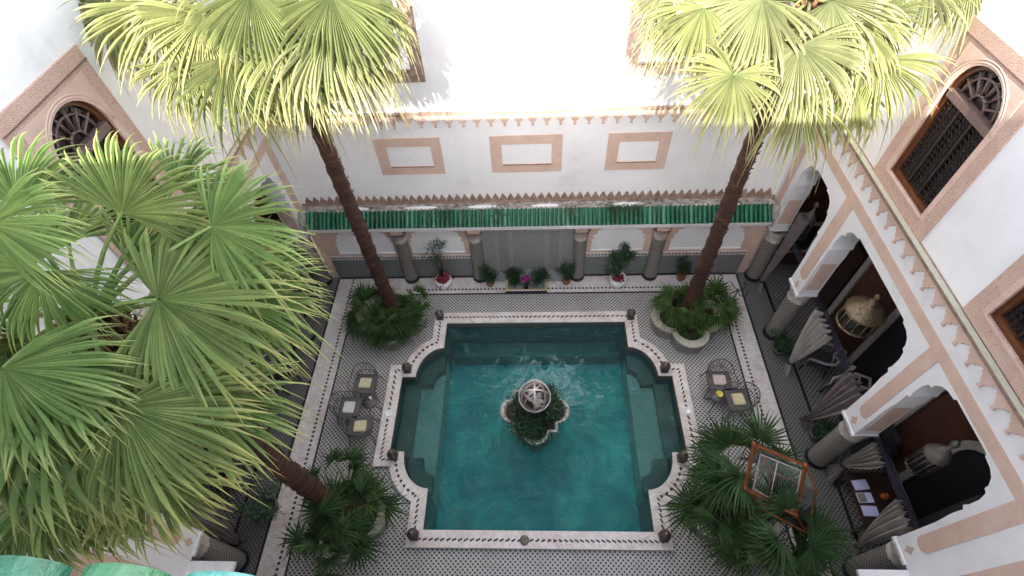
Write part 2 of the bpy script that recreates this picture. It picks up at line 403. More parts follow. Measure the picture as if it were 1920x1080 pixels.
mid = offset_poly(POOL, .15)
def floor_sheet():
    """polygon from the pool outline (slightly inside the coping) out to the courtyard rectangle"""
    x1, y0, y1 = 5.38, -1.0, 9.05
    bm = bmesh.new()
    o = [bm.verts.new((x, y, 0)) for x, y in ((-x1, y0), (x1, y0), (x1, y1), (-x1, y1))]
    i = [bm.verts.new((x, y, 0)) for x, y in mid]
    ed = [bm.edges.new((o[k], o[(k + 1) % 4])) for k in range(4)] + [bm.edges.new((i[k], i[(k + 1) % len(i)])) for k in range(len(i))]
    bmesh.ops.triangle_fill(bm, edges=ed, use_beauty=True)
    import mathutils
    # drop anything inside the pool
    def inside(p):
        c = False; n = len(mid)
        for k in range(n):
            (xa, ya), (xb, yb) = mid[k], mid[k - 1]
            if (ya > p.y) != (yb > p.y) and p.x < (xb - xa) * (p.y - ya) / (yb - ya) + xa: c = not c
        return c
    bmesh.ops.delete(bm, geom=[f for f in bm.faces if inside(f.calc_center_median())], context='FACES_ONLY')
    for f in bm.faces:
        if f.normal.z < 0: f.normal_flip()
    me = bpy.data.meshes.new('courtyard_floor'); bm.to_mesh(me); bm.free(); me.materials.append(M['mosaic'])
    ob = bpy.data.objects.new('courtyard_floor', me); C.objects.link(ob); return struct(ob)
floor_sheet()
# marble path strips (U along, V=0 at the dotted inlay)
def ribbon(mb, p, q, lo, hi, z, nrm):
    """from p to q along, band from offset lo..hi on side nrm; V measured from 0"""
    p = Vector(p); q = Vector(q); nrm = Vector(nrm); L = (q - p).length
    vs = [(*(p + nrm * lo), z), (*(q + nrm * lo), z), (*(q + nrm * hi), z), (*(p + nrm * hi), z)]
    mb.add(vs, [(0, 1, 2, 3)], [(0, lo), (L, lo), (L, hi), (0, hi)])
pth = MB()
for sgn in (-1, 1):
    ribbon(pth, (sgn * 5.53, -1), (sgn * 5.53, 9.62), -.19, .42, .012, (sgn, 0))
ribbon(pth, (-5.34, 9.17), (-.86, 9.17), -.15, .5, .016, (0, 1)); ribbon(pth, (.36, 9.17), (5.34, 9.17), -.15, .5, .016, (0, 1))
ribbon(pth, (-.86, 9.42), (.36, 9.42), 0.1, .25, .016, (0, 1))
struct(pth.build('marble_path', 'marble_d'))
bl = MB()
for sgn in (-1, 1):
    bl.box(min(sgn * 5.31, sgn * 5.345), max(sgn * 5.31, sgn * 5.345), -1, 9.0, -.01, .02)
    bl.box(min(sgn * 5.95, sgn * 6.0), max(sgn * 5.95, sgn * 6.0), -1, 9.62, -.01, .03)
    bl.box(min(sgn * 6.66, sgn * 6.71), max(sgn * 6.66, sgn * 6.71), -1, 9.95, -.01, .05)
bl.box(-5.31, 5.31, 8.985, 9.02, -.01, .022); bl.box(-5.95, 5.95, 9.62, 9.67, -.01, .05)
struct(bl.build('border_line', 'black'))
for sgn, nm in ((-1, 'a'), (1, 'b')):
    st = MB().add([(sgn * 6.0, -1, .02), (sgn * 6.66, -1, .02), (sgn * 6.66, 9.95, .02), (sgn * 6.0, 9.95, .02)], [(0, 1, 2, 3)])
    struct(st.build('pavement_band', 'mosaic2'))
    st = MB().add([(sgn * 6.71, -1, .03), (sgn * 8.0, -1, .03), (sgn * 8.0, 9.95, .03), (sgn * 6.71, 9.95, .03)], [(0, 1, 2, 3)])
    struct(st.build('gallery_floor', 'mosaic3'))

# ------------------------------------------------------------------ pool
pool = thing('swimming_pool', 'turquoise swimming pool with stepped bays and a dotted marble coping', 'pool', (0, 5.24, 0))
pool.location = (0, 0, 0)
def ring(mb, P, za, zb):
    n = len(P); vs = [(x, y, za) for x, y in P] + [(x, y, zb) for x, y in P]
    L = [0]
    for i in range(n): L.append(L[-1] + (Vector(P[(i + 1) % n]) - Vector(P[i])).length)
    for i in range(n):
        j = (i + 1) % n
        mb.add([vs[i], vs[j], vs[n + j], vs[n + i]], [(0, 1, 2, 3)], [(L[i], za), (L[i + 1], za), (L[i + 1], zb), (L[i], zb)])
cop = MB(); n = len(POOL); L = 0
for i in range(n):
    j = (i + 1) % n; a, b = Vector(POOL[i]), Vector(POOL[j]); c, d = Vector(OUT[i]), Vector(OUT[j])
    l = (b - a).length; lo = (d - c).length
    cop.add([(*a, .1), (*b, .1), (*d, .1), (*c, .1)], [(0, 1, 2, 3)], [(L, -.19), (L + l, -.19), (L + l, .16), (L, .16)])
    L += l
# centre the inlay: V=0 lies .19 from the water side
ring(cop, POOL, .1, .06); ring(cop, OUT, .1, 0.001)
cop.build('coping', 'marble_d', pool)
wl = MB(); ring(wl, offset_poly(POOL, .012), .059, -.22); wl.build('waterline_tiles', 'rim', pool)
pw = MB(); ring(pw, offset_poly(POOL, .02), -.2, -1.5); pw.build('pool_wall', 'poolwall', pool)
fl = MB(); fl.prism(offset_poly(POOL, .1), 'z', -1.55, -1.5); fl.build('pool_bottom', 'pool', pool)
for sgn in (-1, 1):
    def mir(P): return [(sgn * x, y) for x, y in P]
    bay = [(2.49, 3.42)] + qarc(2.49, 4.25, .66, .84, -90, 0) + [(3.50, 4.26), (3.50, 6.23)] + qarc(2.49, 6.24, .66, .86, 0, 90)
    st = MB().prism(clean(mir(bay)), 'z', -1.49, -.62); st.build('bay_platform', 'poolbay', pool)
    seat = MB().prism(mir([(3.12, 4.27), (3.49, 4.27), (3.49, 6.22), (3.12, 6.22)]), 'z', -.615, -.36)
    seat.build('bay_seat', 'seat', pool)
    for k in (0, 1):
        ya = 6.24 if k == 0 else 4.25
        A = qarc(2.49, ya, .65, .85, 0, 90) if k == 0 else qarc(2.49, ya, .65, .83, 0, -90)
        B = qarc(2.49, ya, .30, .42, 90, 0) if k == 0 else qarc(2.49, ya, .30, .42, -90, 0)
        MB().prism(clean(mir(A + B)), 'z', -.612, -.34).build('corner_seat', 'seat', pool)
step = MB().box(-2.4, 2.4, 7.45, 7.92, -1.49, -1.0); step.build('underwater_step', 'poolwall', pool)
wt = MB(); wt.prism(offset_poly(POOL, .008), 'z', -.125, -.12)
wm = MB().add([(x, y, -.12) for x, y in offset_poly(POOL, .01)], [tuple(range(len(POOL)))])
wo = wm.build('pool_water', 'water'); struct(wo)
bm = bmesh.new(); bm.from_mesh(wo.data); bmesh.ops.triangulate(bm, faces=bm.faces)
for f in bm.faces:
    if f.normal.z < 0: f.normal_flip()
bm.to_mesh(wo.data); bm.free()

# ------------------------------------------------------------------ friezes
def frieze_poly(a0, a1, ztop, zsh, ztip, p):
    pts = []
    k = 0; n = int(round((a1 - a0) / p)); p = (a1 - a0) / n
    for k in range(n):
        s = a0 + k * p
        for u, v in ((0, 1.), (.09, .97), (.14, .80), (.25, .76), (.28, .56), (.38, .50), (.43, .28), (.45, .17), (.40, .12), (.40, .05), (.5, 0), (.60, .05), (.60, .12), (.55, .17), (.57, .28), (.62, .50), (.72, .56), (.75, .76), (.86, .80), (.91, .97)):
            pts.append((s + u * p, ztip + (zsh - ztip) * v))
    pts.append((a1, zsh)); pts += [(a1, ztop), (a0, ztop)]
    return pts
def merlon_poly(a0, a1, z0, z1, p):
    pts = [(a0, z0 - .05)]; n = int(round((a1 - a0) / p)); p = (a1 - a0) / n
    for k in range(n):
        s = a0 + k * p
        for u, v in ((.04, 0), (.12, .35), (.28, .42), (.30, .68), (.42, .75), (.5, 1), (.58, .75), (.70, .68), (.72, .42), (.88, .35), (.96, 0)): pts.append((s + u * p, z0 + (z1 - z0) * v))
    pts.append((a1, z0 - .05)); return pts

# ------------------------------------------------------------------ windows
def arch_loop(ya, yb, za, zs, n=16):
    """opening outline: bottom corners then arch; (y,z) list counter clockwise seen from +x"""
    c = (ya + yb) / 2; r = (yb - ya) / 2
    return [(ya, za), (yb, za), (yb, zs)] + [(c + r * math.cos(math.pi * i / n), zs + r * 1.02 * math.sin(math.pi * i / n)) for i in range(1, n)] + [(ya, zs)]
def ring_panel(mb, inner, rect, a0, a1, axis='x'):
    """slab between a rectangle and an inner loop"""
    y0, y1, z0, z1 = rect; c = ((y0 + y1) / 2, (z0 + z1) / 2)
    ic = (sum(p[0] for p in inner) / len(inner), sum(p[1] for p in inner) / len(inner))
    # dense inner loop with rectangle corners included by radial matching
    def P(p, a): return (a, p[0], p[1]) if axis == 'x' else (p[0], a, p[1])
    ins = []
    for i in range(len(inner)):
        a, b = Vector(inner[i]), Vector(inner[(i + 1) % len(inner)])
        m = max(1, int((b - a).length / .12))
        for k in range(m): ins.append(a.lerp(b, k / m))
    # insert radial points toward the four rectangle corners
    ang = lambda q: math.atan2(q[1] - ic[1], q[0] - ic[0])
    outs = []
    for q in ins:
        dx, dz = q[0] - ic[0], q[1] - ic[1]
        ts = []
        if dx > 1e-9: ts.append((y1 - ic[0]) / dx)
        if dx < -1e-9: ts.append((y0 - ic[0]) / dx)
        if dz > 1e-9: ts.append((z1 - ic[1]) / dz)
        if dz < -1e-9: ts.append((z0 - ic[1]) / dz)
        t = min(ts); outs.append(Vector((ic[0] + dx * t, ic[1] + dz * t)))
    # snap nearest outer point to each corner
    for cy, cz in ((y0, z0), (y1, z0), (y1, z1), (y0, z1)):
        k = min(range(len(outs)), key=lambda i: (outs[i] - Vector((cy, cz))).length); outs[k] = Vector((cy, cz))
    n = len(ins)
    vs = [P(p, a0) for p in ins] + [P(p, a0) for p in outs] + [P(p, a1) for p in ins] + [P(p, a1) for p in outs]
    fs = []
    for i in range(n):
        j = (i + 1) % n
        fs += [(i, j, n + j, n + i), (2 * n + i, 3 * n + i, 3 * n + j, 2 * n + j), (i, 2 * n + i, 2 * n + j, j), (n + i, n + j, 3 * n + j, 3 * n + i)]
    mb.add(vs, fs); return mb

def side_window(parent, sg, o, i, zs, lab=None, name='window'):
    """sg=+1 right wall. o=(y0,y1,z0,z1) surround; i=(y0,y1,z0) opening; zs spring height"""
    X = sg * XW
    q = lambda d: X + sg * d
    lp = arch_loop(i[0], i[1], i[2], zs)
    wn = ring_panel(MB(), lp, o, q(-.035), q(.20)).build(name, 'carved', parent)
    if lab: wn['label'] = lab
    ring_panel(MB(), lp, (o[0] + .20, o[1] - .22, i[2] - .02, o[3] - .26), q(-.042), q(-.034)).build('spandrel', 'pink', wn)
    # raised plain archivolt
    c = (i[0] + i[1]) / 2; r = (i[1] - i[0]) / 2
    for dr, dx in ((.035, -.042), (.075, -.042)):
        tb = MB(); N = 24
        tb.tube([(q(dx), c + (r + dr) * math.cos(math.pi * k / N), zs + (r + dr) * 1.02 * math.sin(math.pi * k / N)) for k in range(N + 1)], .010, 6)
        tb.build('archivolt', 'pink', wn)
    # wooden frame
    lin = arch_loop(i[0] + .06, i[1] - .06, i[2] + .06, zs)
    fr = MB(); n = len(lp)
    vs = [(q(.05), *p) for p in lp] + [(q(.05), *p) for p in lin] + [(q(.11), *p) for p in lin]
    fr.add(vs, [(k, (k + 1) % n, n + (k + 1) % n, n + k) for k in range(n)] + [(n + k, n + (k + 1) % n, 2 * n + (k + 1) % n, 2 * n + k) for k in range(n)])
    fr.build('frame', 'wood', wn)
    ja = MB(); ja.add([(q(.0), *p) for p in offset_loop(lp, .004)] + [(q(.08), *p) for p in offset_loop(lp, .004)], [(k, (k + 1) % n, n + (k + 1) % n, n + k) for k in range(n)])
    ja.build('jamb_lining', 'wood', wn)
    MB().box(*sorted((q(.0), q(.11))), i[0] + .05, i[1] - .05, zs - .09, zs + .03).build('transom', 'trimwood', wn)
    # fan light
    fa = MB(); rr = r - .09
    fa.tube([(q(.07), c + rr * .34 * math.cos(math.pi * k / 10), zs + .03 + rr * .34 * math.sin(math.pi * k / 10)) for k in range(11)], .018, 6)
    fa.tube([(q(.07), c + rr * .8 * math.cos(math.pi * k / 14), zs + .03 + rr * .8 * math.sin(math.pi * k / 14)) for k in range(15)], .016, 6)
    for k in range(1, 7):
        a = math.pi * k / 7; fa.tube([(q(.07), c + rr * .34 * math.cos(a), zs + .03 + rr * .34 * math.sin(a)), (q(.07), c + rr * .98 * math.cos(a), zs + .03 + rr * .98 * math.sin(a))], .018, 6)
    fa.build('fanlight', 'trimwood', wn)
    # iron lattice
    la = MB(); y0, y1, z0, z1 = i[0] + .09, i[1] - .09, i[2] + .09, zs - .09
    st = .088; k = 0
    yy = y0 + st / 2
    while yy < y1: la.box(*sorted((q(.07), q(.082))), yy - .007, yy + .007, z0, z1); yy += st
    zz = z0 + st / 2
    while zz < z1: la.box(*sorted((q(.066), q(.078))), y0, y1, zz - .007, zz + .007); zz += st
    yy = y0 + st / 2
    while yy < y1:
        zz = z0 + st / 2
        while zz < z1:
            la.obox((q(.06), yy, zz), (1, 0, 0), (0, 1, 1), (0, -1, 1), .012, .015, .015); zz += st
        yy += st
    for yy in (y0 + (y1 - y0) / 3, y0 + (y1 - y0) * 2 / 3): la.box(*sorted((q(.045), q(.09))), yy - .02, yy + .02, z0, z1)
    la.build('lattice', 'latt', wn)
    MB().box(*sorted((q(.11), q(.16))), i[0] - .02, i[1] + .02, i[2] - .02, zs + r + .05).build('pane', 'pane', wn)
    MB().box(*sorted((q(-.06), q(.18))), i[0] - .03, i[1] + .03, i[2] - .035, i[2] - .002).build('sill', 'pink', wn)
    return wn
def offset_loop(lp, d):
    cy = sum(p[0] for p in lp) / len(lp); cz = sum(p[1] for p in lp) / len(lp)
    return [(p[0] + (d if p[0] < cy else -d), p[1] + (d if p[1] < cz else -d)) for p in lp]
M['trimwood'] = m_wood('weathered_window_bar', (.11, .065, .055), (.22, .15, .13)); M['pane'] = m_flat('dark_window_pane', (.018, .012, .012), .15)
M['latt'] = m_flat('iron_lattice', (.028, .018, .017), .5, .3)

# ------------------------------------------------------------------ side walls
ZT = 11.45
def opening(y0, y1, z1, cusp=True, big=False):
    """shouldered Moorish opening, listed from high y down to low y (y,z), starting and ending at z=2.06"""
    rr = .34
    def corner(s, yj):           # from jamb up to lintel; s=+1 when lintel lies toward -y
        pts = [(yj, z1 - 1.55), (yj - s * .03, z1 - 1.15)]
        if cusp:
            pts += [(yj - s * .02, z1 - .9), (yj - s * .075, z1 - .86), (yj - s * .05, z1 - .74), (yj - s * .055, z1 - .52), (yj - s * .10, z1 - .36), (yj - s * .16, z1 - .34)]
            pts += [(yj - s * .17, z1 - .25), (yj - s * .24, z1 - .14), (yj - s * .36, z1 - .075), (yj - s * .50, z1 - .06), (yj - s * .52, z1 - .01)]
        else:
            pts += [(yj - s * .03, z1 - .45), (yj - s * .08, z1 - .28), (yj - s * .18, z1 - .12), (yj - s * .32, z1 - .03), (yj - s * .42, z1)]
        return pts
    a = corner(1, y1); b = corner(-1, y0)
    return [(y1, 2.06)] + a + b[::-1] + [(y0, 2.06)]
def side_wall(sg):
    side = 'right' if sg > 0 else 'left'
    X = sg * XW; q = lambda d: X + sg * d
    wl_ = thing('arcade_wall', {1: 'white courtyard wall on the right with wide arches, pink bands and two lattice windows',
                                -1: 'white courtyard wall on the left behind the big palm, with a pointed pink window surround'}[sg], 'wall', (0, 0, 0))
    piers = [(9.45, 10.0), (7.30, 7.80), (3.90, 4.38), (1.66, 2.05), (-1.1, 1.3)]
    zt = [4.50, 4.62, 4.78, 4.78]
    poly = [(10.0, 5.7), (10.0, 2.06), (9.45, 2.06)]
    poly += opening(7.80, 9.45, zt[0])[1:]
    poly += [(7.30, 2.06)] + opening(4.38, 7.30, zt[1])[1:]
    poly += [(3.90, 2.06)] + opening(2.05, 3.90, zt[2])[1:]
    poly += [(1.66, 2.06), (1.66, 2.06 + .001)]
    poly = poly[:-1] + [(-1.1, 2.06), (-1.1, 5.7)]
    w1 = MB().prism(clean(poly), 'x', q(0), q(.45)); w1.build('lower_wall', 'white', wl_)
    # upper wall around windows
    if sg > 0: wins = [((5.67, 7.45, 5.95 - .27, 8.42), (5.97, 7.12, 5.98), 7.52), ((2.58, 4.36, 5.72, 8.46), (2.88, 4.05, 6.0), 7.55)]
    else: wins = [((4.88, 6.70, 6.0, 8.80), (5.22, 6.38, 6.32), 7.83), ((1.3, 3.1, 5.95, 8.75), (1.62, 2.78, 6.27), 7.8)]
    up = MB(); ys = sorted([w[0][0] for w in wins] + [w[0][1] for w in wins]); zlo = 5.7
    up.box(*sorted((q(0), q(.45))), ys[3], 10.0, zlo, ZT); up.box(*sorted((q(0), q(.45))), ys[1], ys[2], zlo, ZT); up.box(*sorted((q(0), q(.45))), -1.1, ys[0], zlo, ZT)
    for w in wins:
        o = w[0]; up.box(*sorted((q(0), q(.45))), o[0], o[1], o[3], ZT)
        if o[2] > zlo: up.box(*sorted((q(0), q(.45))), o[0], o[1], zlo, o[2])
    up.build('upper_wall', 'white', wl_)
    for k, w in enumerate(wins):
        side_window(wl_, sg, w[0], w[1], w[2])
        if k == 0:
            for zz in (w[0][3] - .19,): MB().box(*sorted((q(-.05), q(-.03))), w[0][0], w[0][1], zz - .008, zz + .008).build('surround_moulding', 'trimwood', wl_)
    # ledge and frieze
    cn = MB(); cn.box(*sorted((q(-.12), q(.02))), 1.25, 10.0, 5.64, 5.70); cn.box(*sorted((q(-.08), q(.0))), 1.25, 10.0, 5.585, 5.64); cn.build('cornice', 'teeth', wl_)
    fz = MB().prism(frieze_poly(1.5, 9.97, 5.60, 5.49, 5.24, .335), 'x', q(-.03), q(.01)); fz.build('frieze', 'pink', wl_)
    MB().box(*sorted((q(-.135), q(-.05))), 1.25, 10.0, 5.70, 5.715).build('ledge_cap', 'creamrim', wl_)
    # frame band over arches
    bd = MB()
    bd.box(*sorted((q(-.012), q(.01))), 1.95, 9.9, 4.83, 5.06)
    for (a, b), z0, z1 in (((9.60, 9.86), 2.45, 4.83), ((7.36, 7.67), 2.5, 4.83), ((3.99, 4.24), 2.55, 4.83), ((1.69, 1.95), 2.6, 5.06)):
        rr = (b - a) / 2; c = (a + b) / 2
        P = [(b, z1), (a, z1), (a, z0 + rr)] + [(c + rr * math.cos(t), z0 + rr + rr * math.sin(t)) for t in [math.pi + math.pi * k / 8 for k in range(1, 8)]] + [(b, z0 + rr)]
        bd.prism(P, 'x', q(-.013), q(.01))
        m = z0 - .27; bd.prism([(c, m - .13), (c + .075, m), (c + .04, m + .05), (c, m + .15), (c - .04, m + .05), (c - .075, m)], 'x', q(-.012), q(.01))
    bd.build('pink_band', 'pink', wl_)
    # jamb panels facing the camera and impost lips
    jp = MB()
    for y in (9.45, 7.30, 3.90):
        x0, x1 = sorted((q(.08), q(.40)))
        jp.box(x0, x1, y - .012, y + .01, 2.3, 3.35)
    jp.build('jamb_panel', 'pink', wl_)
    im = MB()
    for a, b in piers[:4]:
        bz = (2.06, 2.15)
        im.box(*sorted((q(-.03), q(.46))), a - .025, b + .025, 2.03, 2.10)
    im.build('impost', 'white', wl_)
    sf = MB()
    for (a, b), z in (((7.9, 9.35), zt[0]), ((4.5, 7.2), zt[1]), ((2.15, 3.8), zt[2])):
        sf.box(*sorted((q(.02), q(.43))), a + .5, a + .54, z - .02, z + .01)
    # near corner pier that steps forward
    MB().box(*sorted((q(-.82), q(-.002))), -.5, 1.56, 2.0, 2.075).build('corner_slab', 'white', wl_)
    MB().box(*sorted((q(-.013), q(.01))), .8, 1.31, 2.9, 4.83).build('pink_panel', 'pink', wl_)
    # parapet
    MB().box(*sorted((q(-.06), q(.5))), -1.1, 10.0, ZT, ZT + .1).build('parapet', 'white', wl_)
    return wl_
side_wall(1); side_wall(-1)

# ------------------------------------------------------------------ galleries behind the arcades
for sg in (1, -1):
    q = lambda d: sg * (XW + d)
    side = 'right' if sg > 0 else 'left'
    gw = thing('gallery_wall', 'dark red brown inner wall of the %s gallery with arched dark doorways' % side, 'wall')
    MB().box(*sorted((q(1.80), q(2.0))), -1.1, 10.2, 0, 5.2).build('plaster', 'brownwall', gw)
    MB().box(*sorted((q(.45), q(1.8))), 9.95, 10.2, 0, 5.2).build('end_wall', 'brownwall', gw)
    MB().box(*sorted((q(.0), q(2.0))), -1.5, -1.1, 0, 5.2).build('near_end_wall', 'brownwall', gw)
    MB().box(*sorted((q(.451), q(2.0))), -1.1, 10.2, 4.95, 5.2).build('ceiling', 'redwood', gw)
    # framed square niche on the end wall
    fr = MB()
    for a, b, c, d in ((.62, 1.72, .62, .72), (.62, 1.72, 1.72, 1.82), (.62, .72, .72, 1.72), (1.62, 1.72, .72, 1.72)): fr.box(*sorted((q(a), q(b))), 9.90, 9.95, c, d)
    fr.build('niche_frame', 'trim', gw)
    MB().box(*sorted((q(.72), q(1.62))), 9.93, 9.949, .72, 1.72).build('niche', 'dark', gw)
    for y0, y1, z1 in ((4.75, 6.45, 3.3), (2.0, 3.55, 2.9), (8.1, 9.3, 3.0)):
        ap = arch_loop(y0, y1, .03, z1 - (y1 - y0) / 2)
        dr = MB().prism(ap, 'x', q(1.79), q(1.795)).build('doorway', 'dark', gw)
        c = (y0 + y1) / 2; r = (y1 - y0) / 2; zs = z1 - r
        tr = MB()
        N = 16
        arc = [(c + r * math.cos(math.pi * k / N), zs + r * math.sin(math.pi * k / N)) for k in range(N + 1)]
        arc2 = [(c + (r + .16) * math.cos(math.pi * k / N), zs + (r + .16) * math.sin(math.pi * k / N)) for k in range(N + 1)]
        tr.prism([(y1, .03)] + arc + [(y0, .03), (y0 - .16, .03)] + arc2[::-1] + [(y1 + .16, .03)], 'x', q(1.74), q(1.799))
        tr.build('door_trim', 'trim', dr)
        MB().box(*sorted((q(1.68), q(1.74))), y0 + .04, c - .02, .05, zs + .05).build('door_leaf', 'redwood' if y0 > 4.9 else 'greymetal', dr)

# ------------------------------------------------------------------ back wall
bw = thing('back_wall', 'white end wall with three pink rectangular frames above the green tiled roof', 'wall', (0, 0, 0))
up = MB(); wn = [(-4.85, -2.52), (-1.05, 1.0), (2.15, 4.45)]; z0, z1 = 6.47, 8.3
xs = [-6.2] + [v for a in wn for v in a] + [6.2]
for k in range(0, 8, 2): up.box(xs[k], xs[k + 1], YB, YB + .4, z0, z1)
up.box(-6.65, 6.65, YB, YB + .4, 2.0, z0); up.box(-6.2, 6.2, YB, YB + .4, z1, ZT); up.build('plaster', 'white', bw)
for k, (a, b) in enumerate(wn):
    f = ring_panel(MB(), [(a, z0), (b, z0), (b, z1), (a, z1)], (a - .27, b + .27, z0 - .27, z1 + .27), YB - .03, YB + .02, 'y').build('window', 'teeth' if k == 0 else 'pink', bw)
    MB().box(a - .05, b + .05, YB + .25, YB + .3, z0 - .05, z1 + .05).build('shutter', 'white', f)
    MB().box(a, b, YB - .05, YB + .25, z0 - .03, z0 - .003).build('sill', 'teeth', f)
for a, b in ((-3.78, -2.19), (-1.02, .69), (1.75, 3.20)):
    f = ring_panel(MB(), [(a + .27, 3.98), (b - .25, 3.98), (b - .25, 4.56), (a + .27, 4.56)], (a, b, 3.73, 4.80), YB - .025, YB + .01, 'y').build('pink_frame', 'pink', bw)
    MB().box(a + .25, b - .23, YB - .003, YB + .01, 3.96, 4.58).build('inner_panel', 'white', f)
    MB().box(a + .27, b - .25, YB - .045, YB - .026, 3.955, 3.98).build('moulding', 'teeth', f)
MB().prism(frieze_poly(-6.18, 6.18, 5.42, 5.30, 5.06, .315), 'y', YB - .035, YB + .01).build('frieze', 'pink', bw)
cn = MB(); cn.box(-6.2, 6.2, YB - .10, YB + .01, 5.42, 5.47); cn.build('cornice', 'teeth', bw)
MB().prism(merlon_poly(-6.1, 6.1, 2.84, 3.05, .2), 'y', YB - .03, YB + .01).build('merlon_band', 'teeth', bw)
MB().box(-6.2, 6.2, YB - .07, YB + .01, 2.76, 2.80).build('ledge', 'teeth', bw)
MB().box(-6.26, 6.26, YB - .06, YB + .5, ZT, ZT + .1).build('parapet', 'white', bw)
MB().box(-6.2, 6.2, YB - .05, YB + .01, 8.95, 9.0).build('string_course', 'teeth', bw)
# lower wall under the roof
lw = thing('niche_wall', 'low wall behind the far columns with white niches above a grey tile dado', 'wall')
Yl = 9.68
MB().box(-6.2, 6.2, Yl, YB - .002, 0, 2.3).build('plaster', 'pink', lw)
MB().box(-5.98, -1.47, Yl - .02, Yl + .01, 0.05, .86).build('dado', 'dado', lw)
MB().box(1.14, 5.98, Yl - .02, Yl + .01, 0.05, .86).build('dado', 'dado', lw)
db = MB(); 
for a, b in ((-5.98, -1.47), (1.14, 5.98)):
    x = a
    while x < b - .06: db.add([(x, Yl - .03, .94), (x + .04, Yl - .03, .90), (x + .08, Yl - .03, .94), (x + .04, Yl - .03, .98)], [(0, 1, 2, 3)]); x += .095
db.build('dotted_inlay', 'black', lw)
b2 = MB()
for a, b in ((-5.98, -1.47), (1.14, 5.98)): b2.box(a, b, Yl - .024, Yl + .01, .862, 1.02)
b2.build('inlay_band', 'marble', lw)
for a, b in ((-5.62, -4.0), (-3.5, -1.98), (1.6, 3.05), (3.78, 5.75)):
    pts = [(a, 1.17), (b, 1.17)]
    for s, e in ((b, -1), (a, 1)):
        seq = [(0, 1.17), (0, 1.55), (.06, 1.58), (.04, 1.72), (.12, 1.76), (.12, 1.9), (.24, 1.94), (.28, 2.08), (.42, 2.12), (.46, 2.28)]
        pp = [(s + e * u, z) for u, z in seq[1:]]
        pts += pp if e == -1 else pp[::-1]
    f = MB().prism(pts, 'y', Yl - .012, Yl + .01).build('niche', 'white', lw)
    MB().box(a, b, Yl - .05, Yl - .013, 1.13, 1.17).build('sill', 'white', f)
fw = MB().box(-1.47, 1.14, Yl - .03, Yl + .01, .05, 2.2).build('fountain_panel', 'dado2', lw) if False else None
M['dado2'] = m_mosaic('grey_fountain_tile', .06, (.34, .35, .34), (.17, .18, .185), .9, True, 'XZ', .25)
M['tealgrey'] = m_flat('grey_green_tile', (.25, .27, .265), .4)
fw = MB().box(-1.46, 1.12, Yl - .03, Yl + .01, .05, 2.3).build('fountain_panel', 'tealgrey', lw)
for a, b, m_ in ((-1.40, -1.1, 'dado2'), (-1.02, -.72, 'coltilexz'), (-.62, .30, 'dado2'), (.40, .70, 'coltilexz'), (.78, 1.07, 'dado2')):
    if m_ == 'coltilexz' and m_ not in M: M[m_] = m_mosaic('striped_mosaic', .09, (.36, .36, .33), (.06, .06, .07), .9, True, 'XZ', .2)
    MB().box(a, b, Yl - .045, Yl - .03, .32, 1.98).build('tile_panel', m_, fw)
    e = MB()
    for x0, x1, za, zb in ((a - .03, a, .29, 2.01), (b, b + .03, .29, 2.01), (a, b, .29, .32), (a, b, 1.98, 2.01)): e.box(x0, x1, Yl - .055, Yl - .03, za, zb)
    e.build('tile_border', 'trim', fw)
MB().box(-1.3, .98, Yl - .26, Yl - .03, .05, .26).build('basin_step', 'tealgrey', fw)

# tiled lean-to roof
rf = thing('tiled_roof', 'narrow lean-to roof of green glazed tiles on a white beam along the end wall', 'roof')
MB().box(-5.98, 6.0, 9.32, 9.66, 2.36, 2.46).build('beam', 'white', rf); MB().box(-6.0, 6.02, 9.27, 9.70, 2.46, 2.55).build('beam_moulding', 'white', rf)
MB().prism([(9.66, 2.3), (9.998, 2.3), (9.998, 2.75), (9.55, 2.86), (9.34, 2.56), (9.66, 2.56)], 'x', -6.19, 6.19).build('ledge_plaster', 'lichen', rf)
def roof_tiles(mb, x0, x1, pt, p0, p1, r, rnd, n=7, jit=.01):
    x = x0; d = (Vector(p1) - Vector(p0)); nn = Vector((0, -d.y, d.x)).normalized() if False else None
    dv = Vector((0, p1[0] - p0[0], p1[1] - p0[1])); nv = Vector((0, -dv.z, dv.y)).normalized()
    while x < x1:
        u = rnd.random(); vs = []; uv = []; dx = rnd.uniform(-jit, jit); e0 = rnd.uniform(-.03, .02)
        steps = 3
        for k in range(steps + 1):
            t = k / steps
            for j in range(n + 1):
                a = math.pi * j / n
                p = Vector((x + dx + r * math.cos(a), p0[0], p0[1])) + dv * (t + (e0 if k == 0 else 0)) + nv * (r * .9 * math.sin(a) + .015 * (steps - k))
                vs.append(p); uv.append((u, t))
        m = n + 1
        fs = [(k * m + j, k * m + j + 1, (k + 1) * m + j + 1, (k + 1) * m + j) for k in range(steps) for j in range(n)]
        fs.append(tuple(range(m)))
        mb.add(vs, fs, uv, False)
        x += pt
rnd = random.Random(5)
tl = MB(); roof_tiles(tl, -5.92, 5.98, .115, (9.24, 2.58), (9.56, 2.88), .047, rnd)
tl.build('roof_tiles', 'green', rf)
MB().prism([(9.25, 2.553), (9.34, 2.553), (9.56, 2.87), (9.56, 2.90)], 'x', -5.97, 5.99).build('tile_bed', 'green', rf)
cpp = MB()
x = -5.9
while x < 5.95:
    if rnd.random() < .9: cpp.lathe([(0.0, .035), (.028, .025), (.04, 0)], (x, 9.565, 2.90), 8)
    x += .115
cpp.build('ridge_caps', 'lichen', rf)
